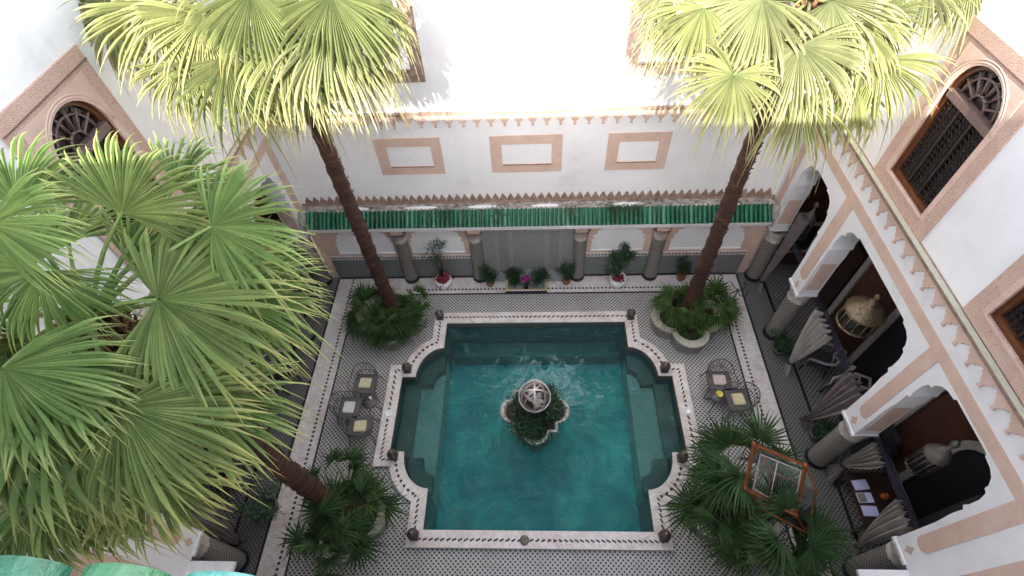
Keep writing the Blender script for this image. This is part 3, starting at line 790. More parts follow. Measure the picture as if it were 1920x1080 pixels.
for (xc, wd) in ((-2.9, .9), (-1.3, .8), (.3, .7), (-4.6, .6), (2.4, .8)):   # lumps of whitewash left along the ledge
    ms = MB(); 
    P = [(xc + wd * math.cos(t) / 2, 9.66 + .06 * math.sin(t)) for t in [2 * math.pi * k / 18 for k in range(18)]]
    ms.prism(P, 'z', 2.80, 2.885 + .005 * wd); ms.build('whitewash_patch', 'white', rf)
mb = MB()
for k, (x, n_) in enumerate(((-5.2, 60), (-2.35, 160), (-.9, 90), (.9, 120), (2.05, 300), (2.5, 220), (4.9, 90))):
    rr = random.Random(k)
    for _ in range(n_ * 2):
        u = rr.gauss(0, .16); t = rr.random(); p = Vector((x + u, 9.24 + .34 * t, 2.63 + .30 * t + rr.random() * .06)); a = Vector((rr.gauss(0, 1), rr.gauss(0, 1), rr.gauss(.2, .5))).normalized(); b = a.cross(Vector((.3, .2, 1))).normalized()
        mb.add([p, p + a * .025 + b * .014, p + a * .055, p + a * .025 - b * .014], [(0, 1, 2, 3)])
o = mb.build('weeds', 'bush'); tag(o, 'thin clumps of weeds and creeper growing along the green tiled roof', 'weeds'); o['kind'] = 'stuff'
# near eave under the camera
ev = thing('tiled_eave', 'row of large green and turquoise glazed eave tiles at the bottom edge', 'roof')
rnd = random.Random(2); M['turq'] = m_speckle('turquoise_glaze', (.03, .27, .21), (.26, .66, .56), 26, .25, 0, .8, 40, .01); M['green2'] = m_speckle('mid_green_glaze', (.02, .15, .06), (.09, .32, .15), 16, .25, 0, .8, 40, .01); M['green3'] = m_speckle('deep_green_glaze', (.005, .11, .055), (.03, .24, .13), 18, .25, 0, .8, 40, .01)
for k in range(-8, 14):
    x = -1.13 + .232 * k
    mb = MB(); r = .093; sag = rnd.uniform(-.006, .006) - .052 * (x + 1.1)
    vs = []; nseg = 12
    for t, y in ((0, .175 + sag), (1, -.12), (2, -.5)):
        for j in range(nseg + 1):
            a = math.pi * j / nseg; vs.append((x + r * math.cos(a), y + .012 * math.sin(a), 10.76 + .20 * (.175 - y) + r * .8 * math.sin(a)))
    for t, y in ((0, .175 + sag), (1, -.12), (2, -.5)):
        for j in range(nseg + 1):
            a = math.pi * j / nseg; vs.append((x + (r - .016) * math.cos(a), y, 10.76 + .20 * (.175 - y) + (r - .016) * .8 * math.sin(a)))
    m = nseg + 1; fs = []
    for i in range(2):
        for j in range(nseg): fs += [(i * m + j, i * m + j + 1, (i + 1) * m + j + 1, (i + 1) * m + j), (3 * m + i * m + j, 3 * m + (i + 1) * m + j, 3 * m + (i + 1) * m + j + 1, 3 * m + i * m + j + 1)]
    for j in range(nseg): fs.append((j, 3 * m + j, 3 * m + j + 1, j + 1))
    mb.add(vs, fs, None, True); mb.build('tile', {0: 'green3', 1: 'green2', 2: 'turq', 3: 'turq'}.get(k, 'green2'), ev)
MB().prism([(-.10, 10.74), (-.6, 10.85), (-.6, 10.6), (-.15, 10.5)], 'x', -6, 6).build('tile_bed', 'terracotta', ev)
fw_ = thing('front_wall', 'white wall under the camera below the eave tiles', 'wall')
MB().box(-6.2, 6.2, -1.0, -.12, 2.06, 10.5).build('plaster', 'white', fw_); MB().box(-6.2, 6.2, -1.7, -1.3, 10.0, 12.3).build('parapet', 'white', fw_); MB().box(-6.2, 6.2, -1.7, -1.0, 9.9, 10.4).build('terrace', 'white', fw_)  # unseen parapet behind the camera, raised to set the courtyard's sun edge
MB().box(-6.2, 6.2, -1.0, -.62, 0, 2.06).build('lower_plaster', 'brownwall', fw_)

# ------------------------------------------------------------------ columns
def column_proto(r, name='column', loc=(0, 0, 0), label='', group='', hs=1.62, zc=2.05):
    t = thing(name, label, 'column', loc, 0, group)
    MB().lathe([(0, 0), (r * 1.18, 0), (r * 1.18, .05), (r * 1.05, .09), (r * 1.03, .12)], n=24).build('base', 'black', t)
    MB().lathe([(r, .1), (r * 1.0, hs)], n=28).build('shaft', 'coltile', t)
    MB().lathe([(r * 1.0, hs), (r * 1.08, hs + .03), (r * 1.0, hs + .06), (r * .98, hs + .16), (r * 1.12, hs + .26), (r * 1.32, zc - .05), (r * 1.32, zc)], n=28, flute=.02, fn=8).build('capital', 'stone', t)
    return t
GC = 'mosaic clad columns round the courtyard'
cols = [((6.44, 9.55), 'mosaic column at the far right corner where the tiled roof meets the right wall'),
        ((6.44, 7.55), 'mosaic column under the second white pier of the right arcade, green plant at its foot'),
        ((6.44, 4.14), 'mosaic column under the middle right pier, next to the copper lantern'),
        ((6.44, 1.86), 'mosaic column at the near right corner below the three papers'),
        ((-6.44, 9.55), 'shaded mosaic column at the far left corner under the end of the tiled roof'),
        ((-6.44, 7.55), 'mosaic column of the left arcade hidden behind the big palm, farther of two'),
        ((-6.44, 4.14), 'mosaic column of the left arcade hidden behind the big palm, nearer of two'),
        ((-6.44, 1.86), 'dark mosaic column at the near left corner above the turquoise eave tile')]
c0 = None
for (x, y), lb in cols:
    if c0 is None: c0 = column_proto(.225, loc=(x, y, 0.02), label=lb, group=GC)
    else: copy_tree(c0, lb, (x, y, .02))
c1 = None
for x, lb in ((-3.72, 'engaged mosaic column behind the leaning left palm trunk'), (-1.63, 'engaged mosaic column left of the grey fountain panel'),
              (1.27, 'engaged mosaic column right of the grey fountain panel'), (3.42, 'engaged mosaic column between the two right hand wall niches')):
    if c1 is None:
        c1 = column_proto(.19, loc=(x, 9.62, .015), label=lb, group='engaged columns below the tiled roof', hs=1.72, zc=2.05)
        MB().box(-.17, .17, -.15, .06, 2.05, 2.36).build('impost_block', 'pink', c1)
    else: copy_tree(c1, lb, (x, 9.62, .015))

# ------------------------------------------------------------------ palm leaves
GRAV = Vector((0, 0, -1))
def fan_leaf(mb, hub, axis, nrm, Rad, spread, rng, n=None, droop=.22, fused=.58, cup=.12, curl=.0):
    hub = Vector(hub); ax = Vector(axis).normalized(); nz = Vector(nrm); nz = (nz - ax * nz.dot(ax)).normalized(); ay = nz.cross(ax).normalized()
    n = n or max(18, int(spread * 2 / 3.7)); sp = R(spread); dth = 2 * sp / n
    T = (.02, .22, .45, .62, .72, .81, .91, 1.0)
    skew = rng.uniform(-.15, .15)
    for i in range(n):
        th = -sp + dth * (i + .5); vv = rng.random()
        Ls = Rad * (.80 + .22 * math.cos(th * .62)) * rng.uniform(.90, 1.05); fu = fused * rng.uniform(.9, 1.12)
        d = ax * math.cos(th) + ay * math.sin(th); s = ax * -math.sin(th) + ay * math.cos(th)
        dr = droop * rng.uniform(.6, 1.7); bend = rng.uniform(-.22, .22); twist = rng.uniform(-.7, .7)
        if rng.random() < .16: dr += .6; Ls *= .92
        vs = []; uv = []
        for t in T:
            r = Ls * t
            if t <= fu: hw = r * dth / 2 * 1.02; 
            else: hw = Ls * fu * dth / 2 * (1.0 - .12) * max(.0, 1 - ((t - fu) / (1 - fu))) ** 1.25 + .0012
            e = max(0, t - .35); free = max(0, t - fu) / (1 - fu)
            c = hub + d * r + s * (bend * e * e * Ls * 1.2) - nz * (cup * Rad * (t * t) * (.4 + .9 * math.sin(th) ** 2)) + GRAV * (dr * Rad * e * e * 1.6) + GRAV * dr * .5 * Rad * free * free
            fold = hw * (1.9 if t <= fu else 1.2)
            sn = s + nz * twist * free
            vs += [c - sn * hw, c + nz * fold, c + sn * hw]; uv += [(t, vv)] * 3
        fs = []
        for k in range(len(T) - 1):
            a = 3 * k
            fs += [(a, a + 1, a + 4, a + 3), (a + 1, a + 2, a + 5, a + 4)]
        mb.add(vs, fs, uv)
def petiole(mb, p, q, r0, r1, sag=.08):
    p = Vector(p); q = Vector(q); pts = []
    for k in range(6):
        t = k / 5; pts.append(p.lerp(q, t) + Vector((0, 0, sag * math.sin(math.pi * t))))
    o = len(mb.v)
    mb.tube(pts, [r0 + (r1 - r0) * k / 5 for k in range(6)], 6, False)
    for i in range(len(mb.uv)):
        if mb.uv[i] and mb.f[i][0] >= o: mb.uv[i] = [(.25, .7)] * len(mb.f[i])
def trunk_mesh(parent, base, top, r0, r1, rng, mat='bark', wob=.015):
    mb = MB(); base = Vector(base); top = Vector(top); N = 64; nn = 18; vs = []; ph = rng.uniform(0, 6)
    for i in range(N + 1):
        t = i / N; c = base.lerp(top, t) + Vector((math.sin(t * 3.3 + ph) * wob, math.cos(t * 2.7 + ph) * wob, 0)) * math.sin(math.pi * t)
        r = r0 + (r1 - r0) * t + (.06 * (1 - t) ** 12)
        r *= 1 + (.09 if i % 3 == 0 else -.03) + rng.uniform(-.03, .03)
        for k in range(nn):
            a = 2 * math.pi * k / nn; rr = r * (1 + rng.uniform(-.05, .05)); vs.append(c + Vector((rr * math.cos(a), rr * math.sin(a), rng.uniform(-.015, .015))))
    fs = [(i * nn + k, i * nn + (k + 1) % nn, (i + 1) * nn + (k + 1) % nn, (i + 1) * nn + k) for i in range(N) for k in range(nn)]
    mb.add([Vector(v) - base for v in vs], fs, None, True)
    for k in range(420):
        u = rng.random() ** .7; a = rng.uniform(0, 6.28); rr = r0 + (r1 - r0) * u; p = (top - base) * u + Vector((math.cos(a), math.sin(a), 0)) * rr * .92
        o_ = Vector((math.cos(a), math.sin(a), 0)); tn = Vector((-math.sin(a), math.cos(a), 0)); hgt = rng.uniform(.03, .09)
        mb.add([p - tn * .035, p + tn * .035, p + o_ * rng.uniform(.02, .06) + Vector((0, 0, hgt)) + tn * rng.uniform(-.03, .03)], [(0, 1, 2)])
    o = mb.build('trunk', mat, parent)
    return o
def boots(parent, c, rng, n=60, r=.25, h=.6, base=Vector()):
    mb = MB()
    for k in range(n):
        a = rng.uniform(0, 6.28); z = rng.uniform(-h, .1); rr = r * rng.uniform(.5, 1)
        p = Vector(c) - base + Vector((math.cos(a) * rr * .6, math.sin(a) * rr * .6, z)); q = p + Vector((math.cos(a) * .16, math.sin(a) * .16, rng.uniform(.05, .24)))
        mb.tube([p, p.lerp(q, .5) + Vector((0, 0, -.02)), q], [.045, .035, .012], 5)
    mb.build('leaf_bases', 'fibre', parent)
    f = MB()
    for k in range(n * 3):
        a = rng.uniform(0, 6.28); p = Vector(c) - base + Vector((math.cos(a) * r * .7, math.sin(a) * r * .7, rng.uniform(-h, .1)))
        q = p + Vector((math.cos(a + rng.uniform(-1, 1)) * .2, math.sin(a + rng.uniform(-1, 1)) * .2, rng.uniform(-.3, .15)))
        f.tube([p, q], [.006, .002], 3, False)
    f.build('fibres', 'fibre', parent)

def tall_palm(label, base, top, r0, r1, leaves, mat, seed, extra, rad, droop=.22, matfn=None):
    rng = random.Random(seed); base = Vector(base); top = Vector(top)
    t = thing('palm_tree', label, 'palm tree', base, 0, 'tall fan palms growing in the courtyard planters')
    trunk_mesh(t, base, top, r0, r1, rng)
    boots(t, top, rng, base=base)
    L = [(Vector(h), Vector(a), Rr, s, False) for h, a, Rr, s in leaves]
    for k in range(extra[0]):
        az = rng.uniform(extra[1], extra[2]); el = rng.uniform(-.9, .9)
        d = Vector((math.cos(az) * math.cos(el), math.sin(az) * math.cos(el), math.sin(el)))
        h = top + d * rng.uniform(.8, 1.1) * rad * .85 + Vector((0, 0, -.1)); L.append((h, (d + Vector((0, 0, -.5))), rad * rng.uniform(.75, 1), rng.uniform(80, 120), True))
    if matfn and base.y > 5:
        th_ = MB()
        for k in range(260):
            a = rng.uniform(0, 6.28); r = rng.uniform(.3, 1.0); p = top - base + Vector((math.cos(a) * r, math.sin(a) * r, rng.uniform(-.7, -.1)))
            q = p + Vector((rng.gauss(0, .08), rng.gauss(0, .08), -rng.uniform(.2, .6))); th_.tube([p, p.lerp(q, .5) + Vector((rng.gauss(0, .04), rng.gauss(0, .04), 0)), q], [.004, .003, .0015], 3, False)
        th_.build('dry_threads', 'fibre', t)
    camp = Vector((0, 0, 12))
    for h, a, Rr, s, gen in L:
        mb = MB()
        if gen: nr = Vector((0, 0, 1)) + Vector((rng.uniform(-.3, .3), rng.uniform(-.3, .3), 0)) + (h - top) * .3
        else: nr = (camp - h).normalized() + Vector((rng.uniform(-.45, .45), rng.uniform(-.45, .45), rng.uniform(-.2, .6)))
        fan_leaf(mb, h - base, a, nr, Rr, s, rng, droop=droop * rng.uniform(.7, 1.3), fused=rng.uniform(.64, .76))
        petiole(mb, top - base + Vector((0, 0, .0)), h - base, .028, .014)
        m = matfn(h, rng) if matfn else mat
        mb.build('frond', m, t)
    return t
P3 =[
 ((-3.33, 2.6, 8.5),(0.98, 0.16, -0.08),1.35,150),
 ((-3.51, 1.76, 8.12),(0.69, -0.47, -0.55),1.25,100),
 ((-2.91, 3.19, 8.81),(0.97, 0.23, -0.03),0.95,120),
 ((-3.56, 3.13, 9.05),(0.42, 0.79, 0.44),0.9,110),
 ((-4.17, 2.66, 8.85),(-0.43, -0.65, -0.62),0.8,130),
 ((-4.18, 1.86, 8.62),(0.92, -0.18, -0.34),0.95,80),
 ((-4.25, 3.02, 9.26),(0.09, 0.86, 0.5),0.85,90),
 ((-4.57, 1.56, 7.27),(0.07, -0.71, -0.7),1.0,80),
 ((-3.12, 3.03, 7.94),(0.98, 0.02, -0.19),1.1,100),
 ((-3.46, 2.22, 7.34),(0.95, -0.11, -0.29),1.15,80),
 ((-3.58, 3.55, 8.49),(0.92, -0.18, -0.34),0.95,90),
 ((-4.17, 2.69, 9.38),(0.97, -0.05, -0.24),0.7,80),
 ((-4.63, 1.54, 7.89),(0.85, -0.31, -0.43),0.9,70),
 ((-5.01, 2.43, 8.47),(-0.87, -0.34, -0.36),1.1,100),
 ((-5.06, 1.23, 6.8),(-0.19, -0.71, -0.68),0.9,80),
 ((-4.03, 1.66, 6.81),(0.16, -0.7, -0.7),1.0,90),
]
P1 =[
 ((-4.96, 7.08, 9.13),(-0.19, -0.71, -0.68),1.2,110),
 ((-4.02, 6.4, 8.69),(-0.05, -0.72, -0.7),1.1,80),
 ((-4.78, 6.65, 8.54),(-0.39, -0.66, -0.64),0.85,60),
 ((-2.71, 6.71, 8.85),(0.45, -0.61, -0.65),1.15,85),
 ((-3.16, 6.54, 8.87),(0.16, -0.7, -0.7),1.1,70),
 ((-2.25, 7.48, 9.03),(0.1, -0.70, -0.70),0.95,65),
 ((-2.56, 6.89, 9.23),(0.07, -0.71, -0.7),1.15,90),
 ((-3.47, 6.71, 9.39),(-0.1, -0.71, -0.69),1.1,90),
 ((-5.73, 7.19, 9.01),(-0.87, -0.34, -0.36),0.8,110),
 ((-2.1, 7.64, 8.89),(0.0, -0.71, -0.7),0.75,50),
 ((-3.16, 6.5, 8.46),(0.32, -0.66, -0.68),0.9,60),
 ((-2.51, 6.94, 8.51),(0.32, -0.66, -0.68),0.85,60),
 ((-4.26, 6.74, 9.09),(-0.19, -0.71, -0.68),1.0,90),
 ((-3.73, 8.45, 9.61),(0.01, 0.86, 0.51),1.2,120),
 ((-4.73, 7.96, 9.54),(-0.86, 0.45, 0.24),1.2,120),
 ((-2.9, 8.17, 9.46),(0.6, 0.7, 0.3),.9,120),
 ((-6.4, 7.42, 9.34),(0.48, -0.6, -0.64),0.5,60),
 ((-3.96, 6.74, 8.19),(-0.1, -0.71, -0.69),0.8,60),
 ((-2.3, 8.06, 9.07),(0.4, -0.62, -0.6),0.7,80),
]
P2 =[
 ((3.42, 6.48, 8.58),(-0.05, -0.72, -0.7),1.0,115),
 ((3.66, 6.39, 7.99),(-0.07, -0.72, -0.7),1.0,50),
 ((2.61, 6.26, 8.33),(-0.43, -0.65, -0.62),0.8,140),
 ((2.95, 6.96, 8.97),(-0.27, -0.69, -0.67),1.0,80),
 ((2.27, 7.05, 8.83),(-0.51, -0.62, -0.6),0.85,90),
 ((4.17, 6.84, 8.69),(0.07, -0.71, -0.7),0.95,90),
 ((4.6, 7.11, 8.61),(0.7, -0.46, -0.5),0.7,100),
 ((4.71, 6.75, 8.21),(0.24, -0.68, -0.69),0.95,80),
 ((3.78, 6.84, 8.96),(0.24, -0.68, -0.69),1.0,90),
 ((5.45, 7.68, 8.76),(0.24, -0.68, -0.69),0.75,60),
 ((6.08, 7.81, 8.82),(0.16, -0.7, -0.7),0.9,60),
 ((2.66, 7.3, 8.87),(-0.19, -0.71, -0.68),1.0,90),
 ((3.49, 7.25, 8.66),(-0.1, -0.71, -0.69),1.0,80),
 ((2.08, 7.27, 8.63),(-0.65, -0.54, -0.53),0.7,80),
 ((4.48, 6.77, 7.98),(-0.19, -0.71, -0.68),0.9,60),
 ((3.34, 8.4, 9.43),(0.01, 0.86, 0.51),1.2,120),
 ((2.2, 8.03, 9.33),(-0.86, 0.45, 0.24),1.1,120),
 ((4.8, 8.13, 9.14),(0.86, 0.48, 0.17),1.1,120),
 ((1.81, 7.34, 8.95),(-0.87, -0.34, -0.36),0.6,90),
]
P3 += [
 ((-4.84, 3.54, 8.3),(-0.49, 0.75, 0.45),0.9,110),
 ((-4.94, 2.54, 7.92),(-0.98, -0.08, -0.16),0.9,110),
 ((-4.65, 2.44, 7.57),(-0.77, -0.45, -0.45),0.95,110),
 ((-3.94, 2.73, 7.38),(0.48, -0.6, -0.64),1.0,100),
 ((-5.06, 2.12, 7.1),(-0.19, -0.71, -0.68),1.0,100),
 ((-5.02, 2.64, 8.5),(-1.0, 0.05, -0.05),0.9,110),
 ((-4.25, 3.39, 8.03),(0.86, 0.48, 0.17),1.0,110),
 ((-3.65, 3.92, 8.65),(0.76, 0.59, 0.26),0.75,90),
 ((-5.42, 1.28, 6.6),(0.48, -0.6, -0.64),0.9,80),
 ((-4.85, 1.46, 6.33),(-0.19, -0.71, -0.68),0.9,80),
 ((-3.18, 3.45, 7.76),(0.99, 0.09, -0.14),0.9,90),
]
tall_palm('big fan palm filling the left foreground with broad green fans', (-4.23, 2.78, .35), (-4.33, 2.72, 8.05), .19, .15, [(h, a, r * .90, s * .86) for h, a, r, s in P3], 'leaf_mid', 3, (5, 2.6, 5.2), 1.1, .16,
          lambda h, r: 'leaf_mid' if r.random() < .75 else 'leaf_mid2')
tall_palm('tall sunlit fan palm at the far left corner of the pool', (-3.88, 7.94, .35), (-3.93, 7.95, 8.95), .172, .135, [(h, a, r * .98, s) for h, a, r, s in P1], 'leaf_sun', 7, (6, .3, 2.8), 1.05, .17, lambda h, r: r.choice(('leaf_sun', 'leaf_sun', 'leaf_olive', 'leaf_pale')))
tall_palm('tall sunlit fan palm at the far right corner of the pool', (4.07, 7.90, .35), (3.92, 7.66, 8.6), .172, .135, [(h, a, r * .98, s) for h, a, r, s in P2], 'leaf_sun', 11, (4, .3, 2.8), .95, .17, lambda h, r: r.choice(('leaf_sun', 'leaf_sun', 'leaf_olive', 'leaf_pale')))

# ------------------------------------------------------------------ planters with low palms
def planter(label, x, y, seed):
    t = thing('planter', label, 'planter', (x, y, 0), 0, 'low quatrefoil planters at the pool corners')
    P = []
    for k in range(4):
        cx, cy = .46 * math.cos(k * math.pi / 2), .46 * math.sin(k * math.pi / 2)
        for j in range(13):
            a = k * math.pi / 2 - 1.62 + 3.24 * j / 12; P.append((cx + .47 * math.cos(a), cy + .47 * math.sin(a)))
    P = clean(P)
    In = [(p[0] * .80, p[1] * .80) for p in P]
    mb = MB(); ring(mb, P, 0.003, .36); mb.build('tiled_side', 'coltile', t)
    n = len(P); rm = MB()
    Po = [(p[0] * 1.03, p[1] * 1.03) for p in P]
    rm.add([(*p, .42) for p in Po] + [(*p, .42) for p in In] + [(*p, .36) for p in Po] + [(*p, .30) for p in In],
           [(k, (k + 1) % n, n + (k + 1) % n, n + k) for k in range(n)] + [(k, 2 * n + k, 2 * n + (k + 1) % n, (k + 1) % n) for k in range(n)] + [(n + k, n + (k + 1) % n, 3 * n + (k + 1) % n, 3 * n + k) for k in range(n)])
    rm.build('rim', 'creamrim', t)
    MB().prism([(p[0] * .99, p[1] * .99) for p in In], 'z', .25, .33).build('soil', 'soil', t)
    return t
def low_palm(label, x, y, z, n, spread, hub_z, Rr, mat, seed, group='low fan palms under the tall trunks', squash=1, n2=16, bias=(0, 0)):
    rng = random.Random(seed); t = thing('fan_palm', label, 'palm', (x, y, z), 0, group)
    sm = MB()
    for k in range(int(n * .8)):
        az = 2 * math.pi * (k * .618 + rng.uniform(-.08, .08)); el = rng.choice((.15, .45, .75, 1.05)) + rng.uniform(-.12, .12)
        d = Vector((math.cos(az) * math.cos(el), math.sin(az) * math.cos(el) * squash, math.sin(el)))
        h = Vector((bias[0] * rng.random(), bias[1] * rng.random(), .0)) + d * spread + Vector((0, 0, rng.uniform(*hub_z)))
        mb = MB(); rr = Rr * rng.uniform(.75, 1.1)
        fan_leaf(mb, h, d + Vector((0, 0, -.35)), Vector((0, 0, 1)) + d * .3 + Vector((rng.uniform(-.4, .4), rng.uniform(-.4, .4), 0)), rr, rng.uniform(85, 135), rng, n=n2 + rng.randint(-2, 4), droop=.12, fused=.42, cup=.1)
        petiole(mb, (rng.uniform(-.08, .08), rng.uniform(-.08, .08), 0), h, .013, .007, .03)
        mb.build('frond', mat if rng.random() > .2 or mat != 'leaf_dark' else 'leaf_fresh', t)
    MB().lathe([(0, 0), (.10, 0), (.09, .2), (.05, .32), (0, .34)], n=10).build('stem', 'bark', t)
    return t
planter('quatrefoil planter with a cream rim at the far left pool corner', -4.0, 8.0, 1)
planter('quatrefoil planter with a cream rim at the far right pool corner', 4.12, 7.84, 2)
planter('quatrefoil planter with a cream rim at the near left pool corner, under dark fans', -4.2, 2.75, 3)
planter('quatrefoil planter with a cream rim at the near right pool corner, under dark fans', 4.15, 2.85, 4)
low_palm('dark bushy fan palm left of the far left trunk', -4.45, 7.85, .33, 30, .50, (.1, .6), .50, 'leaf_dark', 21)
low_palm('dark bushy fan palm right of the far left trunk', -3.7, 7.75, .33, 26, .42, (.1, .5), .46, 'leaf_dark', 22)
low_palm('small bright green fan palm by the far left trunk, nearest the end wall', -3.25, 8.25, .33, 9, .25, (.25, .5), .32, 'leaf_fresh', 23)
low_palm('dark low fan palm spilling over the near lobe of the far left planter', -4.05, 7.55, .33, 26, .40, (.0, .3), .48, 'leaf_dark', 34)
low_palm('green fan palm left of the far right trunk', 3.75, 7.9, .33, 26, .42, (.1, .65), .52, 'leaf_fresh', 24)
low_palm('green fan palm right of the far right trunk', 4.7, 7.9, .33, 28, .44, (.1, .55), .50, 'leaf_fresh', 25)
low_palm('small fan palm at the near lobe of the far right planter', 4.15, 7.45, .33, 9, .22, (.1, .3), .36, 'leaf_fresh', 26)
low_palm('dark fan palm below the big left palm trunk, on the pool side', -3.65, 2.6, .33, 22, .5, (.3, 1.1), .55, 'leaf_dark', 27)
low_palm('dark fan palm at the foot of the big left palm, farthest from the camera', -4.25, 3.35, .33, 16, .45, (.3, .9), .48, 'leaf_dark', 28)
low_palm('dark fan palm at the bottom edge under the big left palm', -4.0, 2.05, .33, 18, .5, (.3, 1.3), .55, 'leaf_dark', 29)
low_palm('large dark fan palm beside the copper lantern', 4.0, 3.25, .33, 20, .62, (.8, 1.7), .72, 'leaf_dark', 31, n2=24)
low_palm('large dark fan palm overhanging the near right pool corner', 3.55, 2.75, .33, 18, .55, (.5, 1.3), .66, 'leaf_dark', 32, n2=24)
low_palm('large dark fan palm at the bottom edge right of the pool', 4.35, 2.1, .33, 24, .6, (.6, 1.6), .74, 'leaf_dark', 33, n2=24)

# ------------------------------------------------------------------ bushes and pots
def bush(name, label, cat, x, y, z, rx, rz, n, mat, seed, stem=.4, pot=None, group=None, leaf=.045, long=False, petals=None):
    rng = random.Random(seed); t = thing(name, label, cat, (x, y, z), 0, group)
    z0 = 0
    if pot:
        pr, ph, pm = pot
        MB().lathe([(0, 0), (pr * .62, 0), (pr * .92, ph * .4), (pr, ph * .75), (pr * .93, ph), (pr * .80, ph), (pr * .78, ph * .85), (0, ph * .82)], n=24).build('pot', pm, t); z0 = ph * .85
    sm = MB()
    for k in range(5):
        a = rng.uniform(0, 6.28); sm.tube([(0, 0, z0), (math.cos(a) * rx * .3, math.sin(a) * rx * .3, z0 + stem + rz * .5), (math.cos(a) * rx * .6, math.sin(a) * rx * .6, z0 + stem + rz)], [.015, .010, .004], 5)
    sm.build('stem', 'bark', t)
    mb = MB()
    cl = [(Vector((rng.gauss(0, .45), rng.gauss(0, .45), rng.uniform(-.8, .9))), rng.uniform(.25, .5)) for _ in range(14)]
    for k in range(n):
        c, s = rng.choice(cl); p = c + Vector((rng.gauss(0, 1), rng.gauss(0, 1), rng.gauss(0, 1))) * s * .5
        p = Vector((p.x * rx, p.y * rx, z0 + stem + rz + p.z * rz))
        a = Vector((rng.gauss(0, 1), rng.gauss(0, 1), rng.gauss(0, .6) + (.8 if long else 0))).normalized(); b = a.cross(Vector((rng.random(), rng.random(), rng.random() + .1))).normalized()
        L = leaf * rng.uniform(.7, 1.4) * (3 if long else 1); W = leaf * .38 * (1 if not long else .5)
        mb.add([p, p + a * L * .5 + b * W, p + a * L, p + a * L * .5 - b * W], [(0, 1, 2, 3)])
    mb.build('foliage', mat, t)
    if petals:
        mb = MB()
        for k in range(petals[1]):
            p = Vector((rng.gauss(0, petals[3]), rng.gauss(0, petals[3]), z0 + petals[2] + rng.gauss(0, .03)))
            a = Vector((rng.gauss(0, 1), rng.gauss(0, 1), rng.gauss(0, .6))).normalized(); b = a.cross(Vector((0, .1, 1))).normalized()
            mb.add([p, p + a * .04 + b * .03, p + a * .08, p + a * .04 - b * .03], [(0, 1, 2, 3)])
        mb.build('blossom', petals[0], t)
    return t
bush('potted_tree', 'airy olive like shrub over red leaves in the left white pot by the end wall', 'plant', -2.70, 9.30, .02, .42, .42, 900, 'bush', 41, .75, (.25, .36, 'potw'), 'white glazed pots with shrubs', .04, petals=('redleaf', 420, .07, .09))
bush('potted_tree', 'dense dark shrub in the right white pot by the end wall', 'plant', 2.42, 9.28, .02, .40, .46, 2600, 'bush', 42, .55, (.25, .36, 'potw'), 'white glazed pots with shrubs', .055, petals=('redleaf', 200, .02, .07))
bush('potted_plant', 'small grassy plant in a clay pot just left of the fountain basin', 'plant', -1.32, 9.32, .02, .2, .22, 700, 'bush', 43, .12, (.13, .22, 'terracotta'), 'small plants in clay pots along the end wall', .05, True)
bush('potted_plant', 'small grassy plant in a clay pot just right of the fountain basin', 'plant', .93, 9.36, .02, .2, .22, 700, 'bush', 44, .12, (.13, .22, 'terracotta'), 'small plants in clay pots along the end wall', .05, True)
bush('potted_plant', 'small plant in a clay pot on the marble behind the far right palm', 'plant', 4.30, 9.45, .02, .2, .28, 800, 'bush', 45, .14, (.14, .24, 'terracotta'), 'small plants in clay pots along the end wall', .045, True)
bush('bushy_plant', 'green grassy plant at the left side of the fountain basin', 'plant', -.62, 9.28, .1, .24, .22, 1100, 'bush', 46, .08, None, 'plants around the fountain basin', .05, True)
bush('bushy_plant', 'green grassy plant at the right side of the fountain basin', 'plant', .18, 9.28, .1, .22, .24, 1100, 'bush', 47, .08, None, 'plants around the fountain basin', .05, True)
bush('flowering_plant', 'magenta flowering plant at the front centre of the fountain basin', 'plant', -.25, 9.12, .02, .12, .22, 260, 'bush', 48, .05, (.07, .12, 'black'), None, .04, True, ('magenta', 90, .42, .05))
bush('potted_plant', 'olive green round bush at the foot of the second right column', 'plant', 6.38, 6.95, .03, .30, .26, 1400, 'bush', 49, .02, (.17, .22, 'bronze'), 'plants under the arcades', .045)
bush('potted_plant', 'dark green bush at the foot of the middle right column', 'plant', 6.55, 4.65, .03, .28, .25, 1200, 'bush', 50, .05, (.17, .22, 'bronze'), 'plants under the arcades', .045)
bush('potted_plant', 'dark grey green bush on the left band beside the near palm trunk', 'plant', -6.0, 2.95, .03, .38, .3, 1600, 'bush', 51, .1, (.2, .25, 'bronze'), 'plants under the arcades', .045)
# fountain basin
fb = thing('fountain_basin', 'small rectangular wall fountain basin with yellow corner trim between plants', 'basin', (-.25, 9.2, 0))
mb = MB(); mb.box(-.60, .60, -.18, -.13, .02, .12); mb.box(-.60, -.55, -.13, .22, .02, .12); mb.box(.55, .60, -.13, .22, .02, .12); mb.build('basin_wall', 'marble', fb)
mb = MB()
for x in (-.57, .57):
    for dx in (-.03, .0, .03): mb.box(x + dx - .006, x + dx + .006, -.20, .0, .121, .16)
mb.box(-.55, .55, -.155, -.147, .121, .14); mb.build('yellow_trim', 'yellow', fb)
MB().box(-.55, .55, -.13, .22, .02, .07).build('basin_water', 'tealgrey', fb)
MB().box(-.60, .60, -.215, -.181, .005, .10).build('navy_riser', 'navy', fb)

